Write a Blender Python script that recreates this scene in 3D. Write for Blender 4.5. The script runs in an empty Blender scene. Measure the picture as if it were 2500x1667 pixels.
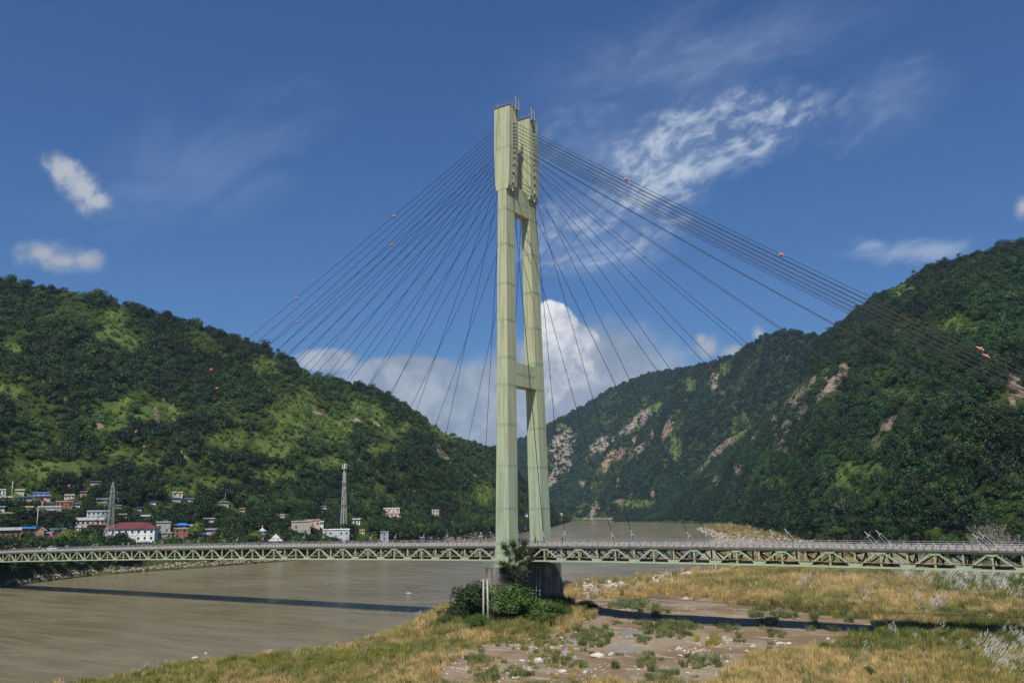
import bpy, bmesh, math, random
import numpy as np
from mathutils import Vector, Matrix

sc = bpy.context.scene
R_ = random.Random(7)
RN = np.random.RandomState(11)

# ------------------------------------------------------------------ camera
CC = np.array([129.0066, -197.9160, 8.4072])
CR = np.array([0.8304125, 0.5568867, -0.0170967])
CU = np.array([0.1215867, -0.1511893, 0.9809987])
CF = np.array([-0.5437203, 0.8167123, 0.1932595])
F = 2133.55
cam_d = bpy.data.cameras.new('camera')
cam = bpy.data.objects.new('camera', cam_d)
sc.collection.objects.link(cam)
M = Matrix([[CR[i], CU[i], -CF[i], CC[i]] for i in range(3)] + [[0, 0, 0, 1]])
cam.matrix_world = M
cam_d.sensor_width = 36.0
cam_d.lens = F / 2500 * 36.0
cam_d.clip_start = 1.0
cam_d.clip_end = 30000
sc.camera = cam

# ------------------------------------------------------------------ light
SUN = Vector((0.29, -0.60, 1.0)).normalized()
SUN_EL = math.asin(SUN.z)
SUN_AZ = math.atan2(SUN.x, SUN.y)
sc.view_settings.view_transform = 'Standard'
sc.view_settings.look = 'None'
sc.view_settings.exposure = 0.0
sc.view_settings.gamma = 1.0
world = bpy.data.worlds.new('World')
sc.world = world
world.use_nodes = True
sun_d = bpy.data.lights.new('sun', 'SUN')
sun_d.energy = 5.0
sun_d.angle = math.radians(0.5)
sun_d.color = (1.0, 0.95, 0.86)
sun = bpy.data.objects.new('sun', sun_d)
sc.collection.objects.link(sun)
sun.rotation_euler = SUN.to_track_quat('Z', 'Y').to_euler()


def ray(px, py):
    return CF + CR * (px - 1250.86) / F - CU * (py - 833.5) / F


def proj(P):
    d = np.atleast_2d(np.asarray(P, float)) - CC
    z = d @ CF
    z = np.where(z < 0.1, 0.1, z)
    return np.stack([1250.86 + F * (d @ CR) / z, 833.5 - F * (d @ CU) / z, z], -1)


def on_z(px, py, Z):
    d = ray(px, py)
    return CC + d * (Z - CC[2]) / d[2]


def on_y(px, py, Y):
    d = ray(px, py)
    return CC + d * (Y - CC[1]) / d[1]


class NT:
    """small helper to write node trees"""
    def __init__(s, tree):
        s.t = tree
        s.N = tree.nodes
        s.L = tree.links

    def n(s, typ, **kw):
        nd = s.N.new(typ)
        for k, v in kw.items():
            if k == 'ins':
                for a, b in v.items():
                    s.set(nd, a, b)
            else:
                setattr(nd, k, v)
        return nd

    def set(s, nd, a, b):
        sock = nd.inputs[a]
        if isinstance(b, bpy.types.NodeSocket):
            s.L.new(b, sock)
        elif isinstance(b, bpy.types.Node):
            s.L.new(b.outputs[0], sock)
        else:
            sock.default_value = b

    def math(s, op, a, b=0.0, c=None, clamp=False):
        nd = s.N.new('ShaderNodeMath')
        nd.operation = op
        nd.use_clamp = clamp
        s.set(nd, 0, a)
        s.set(nd, 1, b)
        if c is not None:
            s.set(nd, 2, c)
        return nd.outputs[0]

    def vm(s, op, a, b=None, out=0):
        nd = s.N.new('ShaderNodeVectorMath')
        nd.operation = op
        s.set(nd, 0, a)
        if b is not None:
            if op == 'SCALE':
                s.set(nd, 3, b)
            else:
                s.set(nd, 1, b)
        return nd.outputs[out]

    def mix(s, f, a, b, blend='MIX'):
        nd = s.N.new('ShaderNodeMix')
        nd.data_type = 'RGBA'
        nd.blend_type = blend
        nd.clamp_factor = True
        s.set(nd, 0, f)
        s.set(nd, 6, a)
        s.set(nd, 7, b)
        return nd.outputs[2]

    def noise(s, vec, scale, detail=4, rough=0.55, dist=0.0):
        nd = s.N.new('ShaderNodeTexNoise')
        if vec is not None:
            s.set(nd, 'Vector', vec)
        nd.inputs['Scale'].default_value = scale
        nd.inputs['Detail'].default_value = detail
        nd.inputs['Roughness'].default_value = rough
        nd.inputs['Distortion'].default_value = dist
        return nd.outputs['Fac']

    def ramp(s, f, lo, hi, a=0.0, b=1.0):
        nd = s.N.new('ShaderNodeMapRange')
        nd.interpolation_type = 'SMOOTHSTEP'
        s.set(nd, 0, f)
        for i, v in zip((1, 2, 3, 4), (lo, hi, a, b)):
            s.set(nd, i, v)
        return nd.outputs[0]

    def mapping(s, vec, scale=(1, 1, 1), rot=(0, 0, 0), loc=(0, 0, 0)):
        nd = s.N.new('ShaderNodeMapping')
        s.set(nd, 0, vec)
        nd.inputs['Scale'].default_value = scale
        nd.inputs['Rotation'].default_value = rot
        nd.inputs['Location'].default_value = loc
        return nd.outputs[0]


def C4(c):
    return (c[0], c[1], c[2], 1.0)


# ------------------------------------------------------------------ sky
def build_world():
    t = NT(world.node_tree)
    t.N.clear()
    out = t.n('ShaderNodeOutputWorld')
    bg = t.n('ShaderNodeBackground')
    bg.inputs[1].default_value = 1.0
    sky = t.n('ShaderNodeTexSky', sky_type='NISHITA', sun_disc=False, sun_elevation=SUN_EL, sun_rotation=SUN_AZ,
              altitude=300.0, air_density=1.25, dust_density=0.35, ozone_density=3.6)
    skyc = t.vm('MULTIPLY', t.vm('SCALE', sky.outputs[0], 0.078), (0.42, 0.69, 1.06))
    co = t.n('ShaderNodeTexCoord').outputs['Generated']
    dirn = t.vm('NORMALIZE', co)
    # noises in direction space
    warp = t.n('ShaderNodeTexNoise', ins={'Vector': dirn, 'Scale': 9.0, 'Detail': 3.0})
    wv = t.vm('SCALE', t.vm('SUBTRACT', warp.outputs['Color'], (0.5, 0.5, 0.5)), 0.05)
    dw = t.vm('ADD', dirn, wv)
    n_puff = t.noise(dw, 26.0, 7, 0.58)
    n_fine = t.noise(dw, 70.0, 5, 0.6)
    n_edge = t.math('ADD', t.math('MULTIPLY', n_puff, 0.7), t.math('MULTIPLY', n_fine, 0.3))
    n_soft = t.noise(dirn, 9.0, 5, 0.5)
    # rotated and stretched noise for streaky high cloud
    up = CU
    rt = CR
    ang = math.radians(24)
    ax1 = rt * math.cos(ang) + up * math.sin(ang)
    ax2 = -rt * math.sin(ang) + up * math.cos(ang)
    a1 = t.vm('DOT_PRODUCT', dw, tuple(ax1), out=1)
    a2 = t.vm('DOT_PRODUCT', dw, tuple(ax2), out=1)
    cmb = t.n('ShaderNodeCombineXYZ', ins={0: t.math('MULTIPLY', a1, 13.0), 1: t.math('MULTIPLY', a2, 23.0), 2: 0.3})
    n_str = t.noise(cmb.outputs[0], 2.1, 7, 0.60, 0.15)
    cmb2 = t.n('ShaderNodeCombineXYZ', ins={0: t.math('MULTIPLY', a1, 5.0), 1: t.math('MULTIPLY', a2, 13.0), 2: 4.3})
    n_wisp = t.noise(cmb2.outputs[0], 1.0, 6, 0.62, 0.8)

    def blob(px, py, rx, ry, rot=0.0):
        """1 at the centre of an ellipse of directions, 0 at its rim, negative outside"""
        d = ray(px, py)
        d = d / np.linalg.norm(d)
        a = math.radians(rot)
        e1 = CR * math.cos(a) + CU * math.sin(a)
        e2 = -CR * math.sin(a) + CU * math.cos(a)
        e1 = e1 - d * (e1 @ d)
        e1 /= np.linalg.norm(e1)
        e2 = np.cross(d, e1)
        if e2 @ CU < 0:
            e2 = -e2
        w = math.cos(math.atan(math.hypot(px - 1250, py - 833) / F)) 
        k = w / F
        x = t.math('MULTIPLY', t.vm('DOT_PRODUCT', dirn, tuple(e1), out=1), 1 / (rx * k))
        y = t.math('MULTIPLY', t.vm('DOT_PRODUCT', dirn, tuple(e2), out=1), 1 / (ry * k))
        rr = t.math('ADD', t.math('MULTIPLY', x, x), t.math('MULTIPLY', y, y))
        front = t.vm('DOT_PRODUCT', dirn, tuple(d), out=1)
        rr = t.math('ADD', rr, t.math('MULTIPLY', t.math('LESS_THAN', front, 0.0), 50.0))
        return t.math('SUBTRACT', 1.0, t.math('SQRT', rr)), y

    def density(blobs, noise, amp, lo, hi):
        m = None
        for b in blobs:
            v = blob(*b)[0]
            m = v if m is None else t.math('SMOOTH_MAX', m, v, 0.12)
        m = t.math('MAXIMUM', m, -1.5)
        v = t.math('ADD', m, t.math('MULTIPLY', t.math('SUBTRACT', noise, 0.5), amp))
        return t.ramp(v, lo, hi), v

    col = skyc
    # thin veil, mostly over the right half and the left middle
    veil, _ = density([(1700, 160, 700, 260, 10), (2180, 230, 300, 200, 30), (500, 420, 520, 260, 10), (1500, 380, 480, 300, 20), (1450, 640, 330, 150, 0)], n_wisp, 1.9, 0.25, 1.35)
    col = t.mix(t.math('MULTIPLY', veil, 0.30), col, C4((0.30, 0.40, 0.60)))
    # mottled high cloud right of the tower: patches inside a broad region
    n_mot = t.noise(cmb.outputs[0], 3.4, 6, 0.58, 0.1)
    n_mot2 = t.noise(cmb2.outputs[0], 3.0, 3, 0.5)
    mot = t.math('ADD', t.math('MULTIPLY', n_mot, 0.62), t.math('MULTIPLY', n_mot2, 0.38))
    for blobs, lo, hi, a_, colr in (([(1750, 330, 330, 120, 16), (1640, 380, 220, 110, 25), (1840, 300, 190, 80, 10)], 0.42, 0.66, 0.85, (0.54, 0.62, 0.74)),
                                    ([(1480, 560, 260, 120, 10), (1600, 470, 160, 90, 20), (1400, 620, 150, 70, 0)], 0.42, 0.66, 0.62, (0.52, 0.60, 0.72)),
                                    ([(1400, 330, 190, 90, 20), (2100, 260, 260, 120, 30), (1700, 140, 300, 90, 10)], 0.45, 0.72, 0.20, (0.45, 0.53, 0.68))):
        rg, v = density(blobs, n_wisp, 0.7, -0.05, 0.55)
        al = t.math('MULTIPLY', t.math('MULTIPLY', rg, a_), t.ramp(mot, lo, hi, 0.12, 1.0))
        col = t.mix(al, col, C4(colr))
    hi3, v = density([(2240, 615, 210, 48, 0), (2140, 600, 90, 30, 0)], n_str, 1.8, 0.15, 1.2)
    col = t.mix(t.math('MULTIPLY', hi3, 0.55), col, C4((0.50, 0.58, 0.70)))
    # low grey bank on the horizon
    bank, v = density([(1020, 1010, 330, 150, 0), (1180, 1050, 420, 210, 0), (800, 880, 95, 34, 0), (1000, 900, 170, 40, 0), (1480, 1040, 300, 260, 0), (1330, 960, 190, 150, 0)], n_soft, 0.9, -0.08, 0.36)
    shade = t.mix(t.ramp(n_puff, 0.35, 0.68), C4((0.29, 0.34, 0.43)), C4((0.50, 0.54, 0.60)))
    col = t.mix(t.math('MULTIPLY', bank, 0.86), col, shade)
    # small soft clouds
    for bl, amp, bright in (([(205, 460, 74, 52, -40), (238, 490, 56, 38, 0), (158, 415, 66, 44, -30)], 1.15, 0.62),
                            ([(105, 620, 74, 42, 0), (150, 638, 84, 36, 0), (208, 634, 58, 38, 0)], 0.9, 0.52),
                            ([(1735, 850, 44, 40, 0), (1790, 860, 55, 30, 0), (1712, 828, 22, 20, 0), (1852, 815, 22, 24, 0)], 0.75, 0.52),
                            ([(2498, 505, 22, 34, 0)], 0.9, 0.55)):
        dd, v = density(bl, n_edge, amp * 2.6, -0.05, 1.0)
        cc = t.mix(t.ramp(v, 0.2, 0.9), C4((0.36, 0.42, 0.52)), C4((bright * .92, bright * 0.95, bright)))
        col = t.mix(t.math('MULTIPLY', dd, 0.80), col, cc)
    # billowing cumulus behind the tower, right side
    cu, v = density([(1355, 785, 50, 52, 0), (1385, 800, 40, 40, 0), (1420, 835, 40, 44, 0), (1370, 930, 90, 60, 0), (1345, 850, 50, 60, 0), (1395, 815, 42, 46, 0), (1400, 880, 74, 70, 0), (1440, 860, 30, 60, 0), (1440, 920, 34, 40, 0),
                     (1345, 900, 60, 60, 0), (1330, 940, 60, 60, 0), (1510, 935, 26, 14, 20), (1535, 925, 22, 12, 20), (1240, 1045, 32, 22, 0), (1195, 1065, 26, 22, 0), (1435, 1005, 34, 14, 20)], n_edge, 1.25, 0.0, 0.16)
    _, yy = blob(1395, 850, 100, 110)
    # sun comes from above left behind the camera: puffs bright, hollows grey-blue
    lit = t.math('ADD', t.math('MULTIPLY', t.math('SUBTRACT', t.noise(dw, 17.0, 6, 0.6), 0.42), 4.2), t.math('MULTIPLY', t.math('SUBTRACT', n_fine, 0.5), 1.4))
    lit = t.math('ADD', lit, t.math('MULTIPLY', yy, 0.55), clamp=True)
    cc = t.mix(lit, C4((0.36, 0.41, 0.50)), C4((0.95, 0.95, 0.97)))
    col = t.mix(t.math('MULTIPLY', cu, 0.94), col, cc)
    t.set(bg, 0, col)
    t.L.new(bg.outputs[0], out.inputs[0])


build_world()


# ------------------------------------------------------------------ object helpers
COL = sc.collection


def link(name, data, parent=None, loc=None):
    o = bpy.data.objects.new(name, data)
    COL.objects.link(o)
    if parent is not None:
        o.parent = parent
    if loc is not None:
        o.location = loc
    return o


def tag(o, label=None, cat=None, group=None, kind=None):
    if label:
        o['label'] = label
    if cat:
        o['category'] = cat
    if group:
        o['group'] = group
    if kind:
        o['kind'] = kind
    return o


class MB:
    def __init__(s):
        s.v = []
        s.f = []
        s.m = []

    def add(s, V, Fc, mi=0):
        n = len(s.v)
        s.v += [tuple(map(float, p)) for p in V]
        s.f += [tuple(i + n for i in f) for f in Fc]
        s.m += [mi] * len(Fc)
        return s

    def box(s, x0, x1, y0, y1, z0, z1, mi=0):
        V = [(x, y, z) for z in (z0, z1) for y in (y0, y1) for x in (x0, x1)]
        return s.add(V, [(0, 2, 3, 1), (4, 5, 7, 6), (0, 1, 5, 4), (2, 6, 7, 3), (0, 4, 6, 2), (1, 3, 7, 5)], mi)

    def bar(s, p, q, w, h, mi=0, up=(0, 0, 1), w2=None, h2=None):
        p = np.array(p, float)
        q = np.array(q, float)
        d = q - p
        d /= np.linalg.norm(d) + 1e-9
        u = np.array(up, float)
        if abs(d @ u) > 0.97:
            u = np.array((0, 1, 0)) if abs(d[1]) < 0.9 else np.array((1, 0, 0))
        a = np.cross(d, u)
        a /= np.linalg.norm(a)
        b = np.cross(a, d)
        w2 = w if w2 is None else w2
        h2 = h if h2 is None else h2
        V = [p + a * i * w / 2 + b * j * h / 2 for j in (-1, 1) for i in (-1, 1)] + [q + a * i * w2 / 2 + b * j * h2 / 2 for j in (-1, 1) for i in (-1, 1)]
        return s.add(V, [(0, 1, 3, 2), (4, 6, 7, 5), (0, 4, 5, 1), (2, 3, 7, 6), (0, 2, 6, 4), (1, 5, 7, 3)], mi)

    def tube(s, pts, r, n=6, mi=0, caps=True):
        pts = [np.array(p, float) for p in pts]
        rs = r if hasattr(r, '__len__') else [r] * len(pts)
        base = len(s.v)
        for i, p in enumerate(pts):
            d = pts[min(i + 1, len(pts) - 1)] - pts[max(i - 1, 0)]
            d /= np.linalg.norm(d) + 1e-9
            u = np.array((0, 0, 1.0)) if abs(d[2]) < 0.9 else np.array((1.0, 0, 0))
            a = np.cross(d, u)
            a /= np.linalg.norm(a)
            b = np.cross(d, a)
            for k in range(n):
                t = 2 * math.pi * k / n
                s.v.append(tuple(p + (a * math.cos(t) + b * math.sin(t)) * rs[i]))
        for i in range(len(pts) - 1):
            for k in range(n):
                s.f.append((base + i * n + k, base + i * n + (k + 1) % n, base + (i + 1) * n + (k + 1) % n, base + (i + 1) * n + k))
                s.m.append(mi)
        if caps:
            s.f.append(tuple(base + k for k in range(n))[::-1])
            s.f.append(tuple(base + (len(pts) - 1) * n + k for k in range(n)))
            s.m += [mi, mi]
        return s

    def prism(s, prof, y0, y1, mi=0):
        """profile in XZ extruded along Y"""
        n = len(prof)
        V = [(x, y0, z) for x, z in prof] + [(x, y1, z) for x, z in prof]
        Fc = [tuple(range(n)), tuple(range(n, 2 * n))[::-1]] + [(i, n + i, n + (i + 1) % n, (i + 1) % n) for i in range(n)]
        return s.add(V, Fc, mi)

    def mesh(s, name, mats, smooth=False):
        me = bpy.data.meshes.new(name)
        me.from_pydata(s.v, [], s.f)
        for m in (mats if isinstance(mats, (list, tuple)) else [mats]):
            me.materials.append(m)
        if any(s.m):
            me.polygons.foreach_set('material_index', s.m)
        if smooth:
            me.polygons.foreach_set('use_smooth', [True] * len(me.polygons))
        me.update()
        bm = bmesh.new()
        bm.from_mesh(me)
        bmesh.ops.recalc_face_normals(bm, faces=bm.faces)
        bm.to_mesh(me)
        bm.free()
        return me

    def build(s, name, mats, parent=None, smooth=False, loc=None):
        return link(name, s.mesh(name, mats, smooth), parent, loc)


def grid_mesh(name, V, nx, ny, mat, smooth=True):
    """V: (nx*ny,3) numpy, row-major [i*ny+j]"""
    me = bpy.data.meshes.new(name)
    i, j = np.meshgrid(np.arange(nx - 1), np.arange(ny - 1), indexing='ij')
    a = (i * ny + j).ravel()
    q = np.stack([a, a + ny, a + ny + 1, a + 1], -1)
    me.vertices.add(len(V))
    me.vertices.foreach_set('co', np.asarray(V, np.float32).ravel())
    me.loops.add(q.size)
    me.loops.foreach_set('vertex_index', q.ravel().astype(np.int32))
    me.polygons.add(len(q))
    me.polygons.foreach_set('loop_start', np.arange(0, q.size, 4, dtype=np.int32))
    me.polygons.foreach_set('use_smooth', [smooth] * len(q))
    me.update(calc_edges=True)
    me.materials.append(mat)
    return me


def quads_mesh(name, P, mat, k=4):
    """P: (n,k,3) separate polygons"""
    P = np.asarray(P, np.float32)
    me = bpy.data.meshes.new(name)
    n = len(P)
    me.vertices.add(n * k)
    me.vertices.foreach_set('co', P.ravel())
    me.loops.add(n * k)
    me.loops.foreach_set('vertex_index', np.arange(n * k, dtype=np.int32))
    me.polygons.add(n)
    me.polygons.foreach_set('loop_start', np.arange(0, n * k, k, dtype=np.int32))
    me.update(calc_edges=True)
    me.materials.append(mat)
    return me


# ------------------------------------------------------------------ materials
def mat(name, base, rough=0.7, spec=0.3, metal=0.0):
    m = bpy.data.materials.new(name)
    m.use_nodes = True
    t = NT(m.node_tree)
    b = t.N['Principled BSDF']
    b.inputs['Base Color'].default_value = C4(base)
    b.inputs['Roughness'].default_value = rough
    b.inputs['Specular IOR Level'].default_value = spec
    b.inputs['Metallic'].default_value = metal
    return m, t, b


def mottled(name, c1, c2, scale=3.0, rough=0.7, bump=0.0, coord='Object', stretch=(1, 1, 1), spec=0.3, lo=0.35, hi=0.65, metal=0.0):
    m, t, b = mat(name, c1, rough, spec, metal)
    co = t.n('ShaderNodeTexCoord').outputs[coord]
    v = t.mapping(co, stretch)
    nz = t.noise(v, scale, 5, 0.6)
    t.set(b, 'Base Color', t.mix(t.ramp(nz, lo, hi), C4(c1), C4(c2)))
    if bump:
        bp = t.n('ShaderNodeBump', ins={'Height': nz, 'Strength': bump, 'Distance': 0.1})
        t.set(b, 'Normal', bp.outputs[0])
    return m


def leaf_material(name, source, gain=1.0):
    m = bpy.data.materials.new(name)
    m.use_nodes = True
    t = NT(m.node_tree)
    t.N.clear()
    out = t.n('ShaderNodeOutputMaterial')
    if source == 'instancer':
        at = t.n('ShaderNodeAttribute', attribute_type='INSTANCER', attribute_name='tint')
        c = at.outputs['Color']
    else:
        c = t.n('ShaderNodeObjectInfo').outputs['Color']
    co = t.n('ShaderNodeTexCoord').outputs['Object']
    nz = t.noise(co, 2.6, 2, 0.6)
    c = t.mix(1.0, c, t.mix(t.ramp(nz, 0.3, 0.7), C4((0.55 * gain, 0.6 * gain, 0.62 * gain)), C4((1.4 * gain, 1.36 * gain, 1.1 * gain))), 'MULTIPLY')
    d = t.n('ShaderNodeBsdfDiffuse', ins={'Color': c})
    tr = t.n('ShaderNodeBsdfTranslucent', ins={'Color': t.mix(1.0, c, C4((1.1, 1.25, 0.6)), 'MULTIPLY')})
    g = t.n('ShaderNodeBsdfGlossy', ins={'Color': C4((0.5, 0.55, 0.5)), 'Roughness': 0.5})
    mx = t.n('ShaderNodeMixShader', ins={0: 0.16, 1: d.outputs[0], 2: tr.outputs[0]})
    mx2 = t.n('ShaderNodeMixShader', ins={0: 0.035, 1: mx.outputs[0], 2: g.outputs[0]})
    t.L.new(mx2.outputs[0], out.inputs[0])
    return m


M_leaf_i = leaf_material('forest_leaves', 'instancer')
M_leaf_o = leaf_material('tree_leaves', 'object')


def grass_material():
    m = bpy.data.materials.new('grass_blades')
    m.use_nodes = True
    t = NT(m.node_tree)
    t.N.clear()
    out = t.n('ShaderNodeOutputMaterial')
    c = t.n('ShaderNodeAttribute', attribute_type='INSTANCER', attribute_name='tint').outputs['Color']
    co = t.n('ShaderNodeTexCoord').outputs['Object']
    nz = t.noise(co, 5.0, 2, 0.5)
    c = t.mix(1.0, c, t.mix(nz, C4((0.6, 0.7, 0.6)), C4((1.4, 1.3, 1.3))), 'MULTIPLY')
    d = t.n('ShaderNodeBsdfDiffuse', ins={'Color': c})
    tr = t.n('ShaderNodeBsdfTranslucent', ins={'Color': c})
    mx = t.n('ShaderNodeMixShader', ins={0: 0.3, 1: d.outputs[0], 2: tr.outputs[0]})
    t.L.new(mx.outputs[0], out.inputs[0])
    return m


M_grass = grass_material()
M_bark = mottled('bark', (0.10, 0.08, 0.06), (0.22, 0.19, 0.15), 4.0, 0.9)
M_pale_bark = mottled('pale_bark', (0.22, 0.20, 0.16), (0.34, 0.31, 0.26), 4.0, 0.9)
M_deadwood = mottled('dead_wood', (0.20, 0.175, 0.14), (0.33, 0.29, 0.24), 4.0, 0.9)


def tower_paint(name, c1, c2, axis='leg'):
    """weathered pale green paint: panels, faint vertical streaks, a little rust"""
    m, t, b = mat(name, c1, 0.55, 0.35)
    co = t.n('ShaderNodeTexCoord').outputs['Object']
    big = t.noise(co, 0.09, 4, 0.6)
    st = t.noise(t.mapping(co, (1.6, 1.6, 0.035)), 1.3, 5, 0.65)
    fine = t.noise(t.mapping(co, (3.0, 3.0, 0.4)), 1.5, 4, 0.6)
    # greener towards the foot where the paint has weathered less yellow
    sep = t.n('ShaderNodeSeparateXYZ', ins={0: co})
    hgt = t.math('ADD', t.ramp(sep.outputs[2], -6.0, 62.0), t.math('MULTIPLY', t.math('SUBTRACT', big, 0.5), 0.9), clamp=True)
    c = t.mix(hgt, C4(c2), C4(c1))
    c = t.mix(t.ramp(st, 0.44, 0.64, 0.0, 0.75), c, C4((0.29, 0.29, 0.17)))
    c = t.mix(t.ramp(fine, 0.50, 0.75, 0.0, 0.5), c, C4((0.24, 0.31, 0.20)))
    rust = t.math('MULTIPLY', t.ramp(st, 0.60, 0.70), t.ramp(t.noise(co, 0.22, 3, 0.6), 0.58, 0.70))
    c = t.mix(t.math('MULTIPLY', rust, 0.85), c, C4((0.26, 0.13, 0.055)))
    t.set(b, 'Base Color', c)
    return m


M_tower = tower_paint('pale_green_tower_paint', (0.52, 0.52, 0.31), (0.41, 0.51, 0.345))
M_truss = mottled('pale_green_steel', (0.34, 0.45, 0.30), (0.44, 0.48, 0.30), 0.5, 0.55, lo=0.4, hi=0.6)
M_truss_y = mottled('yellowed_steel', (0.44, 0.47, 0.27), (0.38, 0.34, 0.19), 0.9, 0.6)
M_truss_dk = mottled('shade_toned_green_steel', (0.22, 0.27, 0.17), (0.30, 0.30, 0.19), 0.6, 0.65)  # far truss: part of the deck's shade is put into this darker green
M_inner = mottled('dark_shade_toned_steel', (0.05, 0.055, 0.045), (0.09, 0.085, 0.06), 0.6, 0.8)  # dark steel; on the bracing, shade under the deck is put into the colour
M_weld = mottled('seam_paint', (0.27, 0.38, 0.27), (0.40, 0.44, 0.27), 0.8, 0.6)
M_rust = mottled('rusty_pipe', (0.34, 0.20, 0.12), (0.45, 0.30, 0.20), 0.7, 0.7)
M_conc = mottled('kerb_concrete', (0.38, 0.34, 0.30), (0.50, 0.46, 0.41), 1.2, 0.85)
M_slab = mottled('stained_slab_edge', (0.15, 0.125, 0.10), (0.25, 0.22, 0.175), 0.8, 0.85)
M_asph = mottled('asphalt', (0.06, 0.06, 0.06), (0.09, 0.088, 0.085), 3.0, 0.9)
M_walk = mottled('dusty_sidewalk', (0.13, 0.12, 0.10), (0.20, 0.185, 0.16), 1.2, 0.9)
M_rail = mottled('galvanised_rail', (0.30, 0.31, 0.33), (0.42, 0.43, 0.44), 2.0, 0.45, metal=0.3)
M_cable = mottled('black_stay_sheath', (0.012, 0.012, 0.013), (0.025, 0.024, 0.023), 0.3, 0.45)
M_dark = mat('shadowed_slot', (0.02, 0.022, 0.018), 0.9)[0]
M_steelw = mottled('pale_grey_steel', (0.40, 0.41, 0.40), (0.52, 0.53, 0.52), 2.0, 0.5)
M_orange = mottled('orange_ball_plastic', (0.68, 0.13, 0.075), (0.60, 0.15, 0.10), 1.2, 0.5)
M_reflo = mat('orange_reflector', (0.75, 0.28, 0.04), 0.5)[0]
M_red = mat('red_band', (0.55, 0.02, 0.02), 0.5)[0]
M_white = mat('white_paint', (0.75, 0.75, 0.73), 0.5)[0]
M_grn = mat('green_bracket_paint', (0.30, 0.50, 0.28), 0.5)[0]


def pier_material():
    m, t, b = mat('weathered_concrete', (0.2, 0.18, 0.15), 0.9, 0.2)
    co = t.n('ShaderNodeTexCoord').outputs['Object']
    st = t.noise(t.mapping(co, (1.0, 1.0, 0.10)), 1.1, 6, 0.65)
    big = t.noise(co, 0.22, 5, 0.65)
    c = t.mix(t.ramp(big, 0.35, 0.65), C4((0.12, 0.105, 0.085)), C4((0.31, 0.275, 0.22)))
    c = t.mix(t.ramp(st, 0.45, 0.66, 0.0, 0.75), c, C4((0.06, 0.052, 0.045)))
    wv = t.n('ShaderNodeTexWave', wave_type='BANDS', bands_direction='Z', ins={'Vector': co, 'Scale': 0.55, 'Distortion': 0.3, 'Detail': 2.0})
    c = t.mix(t.ramp(wv.outputs['Fac'], 0.9, 1.0, 0.0, 0.35), c, C4((0.07, 0.06, 0.05)))
    t.set(b, 'Base Color', c)
    bp = t.n('ShaderNodeBump', ins={'Height': big, 'Strength': 0.4, 'Distance': 0.2})
    t.set(b, 'Normal', bp.outputs[0])
    return m


M_pier = pier_material()


# ------------------------------------------------------------------ the bridge
K0 = 25.5486
BX0, BX1 = -290.0, 180.0


def zc(x):
    return 0.0051 * x + (-0.0043 if x < 0 else -0.0074) * x * x / 100


bridge = tag(link('bridge', None), 'long cable-stayed road bridge with a pale green twin-leg tower and truss deck crossing the river', 'bridge')

# deck slab (follows the camber)
NS = 47
XS = [BX0 + (BX1 - BX0) * i / NS for i in range(NS + 1)]


def strip(name, mats, y0, y1, z0, z1, parent, xs=XS):
    mb = MB()
    V = []
    for x in xs:
        z = zc(x)
        V += [(x, y0, z + z0), (x, y1, z + z0), (x, y1, z + z1), (x, y0, z + z1)]
    Fc = []
    for i in range(len(xs) - 1):
        a = i * 4
        for k in range(4):
            Fc.append((a + k, a + (k + 1) % 4, a + 4 + (k + 1) % 4, a + 4 + k))
    Fc += [(3, 2, 1, 0), tuple(len(V) - 4 + k for k in range(4))]
    mb.add(V, Fc)
    return mb.build(name, mats, parent)


deck = strip('deck_slab', M_slab, -5.85, 5.85, 0.0, 0.30, bridge)
strip('road_surface', M_asph, -3.9, 3.9, 0.302, 0.36, deck)
strip('sidewalk', M_walk, -5.5, -3.902, 0.302, 0.50, deck)
strip('sidewalk', M_walk, 3.902, 5.5, 0.302, 0.50, deck)
XP = [BX0 + 5 + i * (20 / 7.0) for i in range(160)]
for sy in (-1, 1):
    mb = MB()
    for x in [v for i in XP for v in (i, i + 10 / 7.0)]:
        z = zc(x)
        mb.box(x + 0.14, x + 10 / 7.0 - 0.14, min(sy * 5.52, sy * 5.82), max(sy * 5.52, sy * 5.82), z + 0.34, z + 0.80)
    mb.build('kerb', M_conc, deck)


def many(name, mesh, pts, parent, yaws=None, limit=100, key=None, obj_for=None):
    """one child per instance, the nearest `limit` of them; the rest as one stuff part"""
    d = [np.linalg.norm(np.array(p) - CC) for p in pts]
    order = np.argsort(d)
    for i in order[:limit]:
        link(name, mesh, parent, tuple(pts[i]))
    if len(pts) > limit:
        V = np.empty(len(mesh.vertices) * 3, np.float32)
        mesh.vertices.foreach_get('co', V)
        V = V.reshape(-1, 3)
        polys = [tuple(p.vertices) for p in mesh.polygons]
        mi = [p.material_index for p in mesh.polygons]
        mb = MB()
        for i in order[limit:]:
            n = len(mb.v)
            mb.v += [tuple(v) for v in (V + np.array(pts[i]))]
            mb.f += [tuple(a + n for a in p) for p in polys]
            mb.m += mi
        o = mb.build(name, list(mesh.materials), parent)
        o['kind'] = 'stuff'


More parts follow.
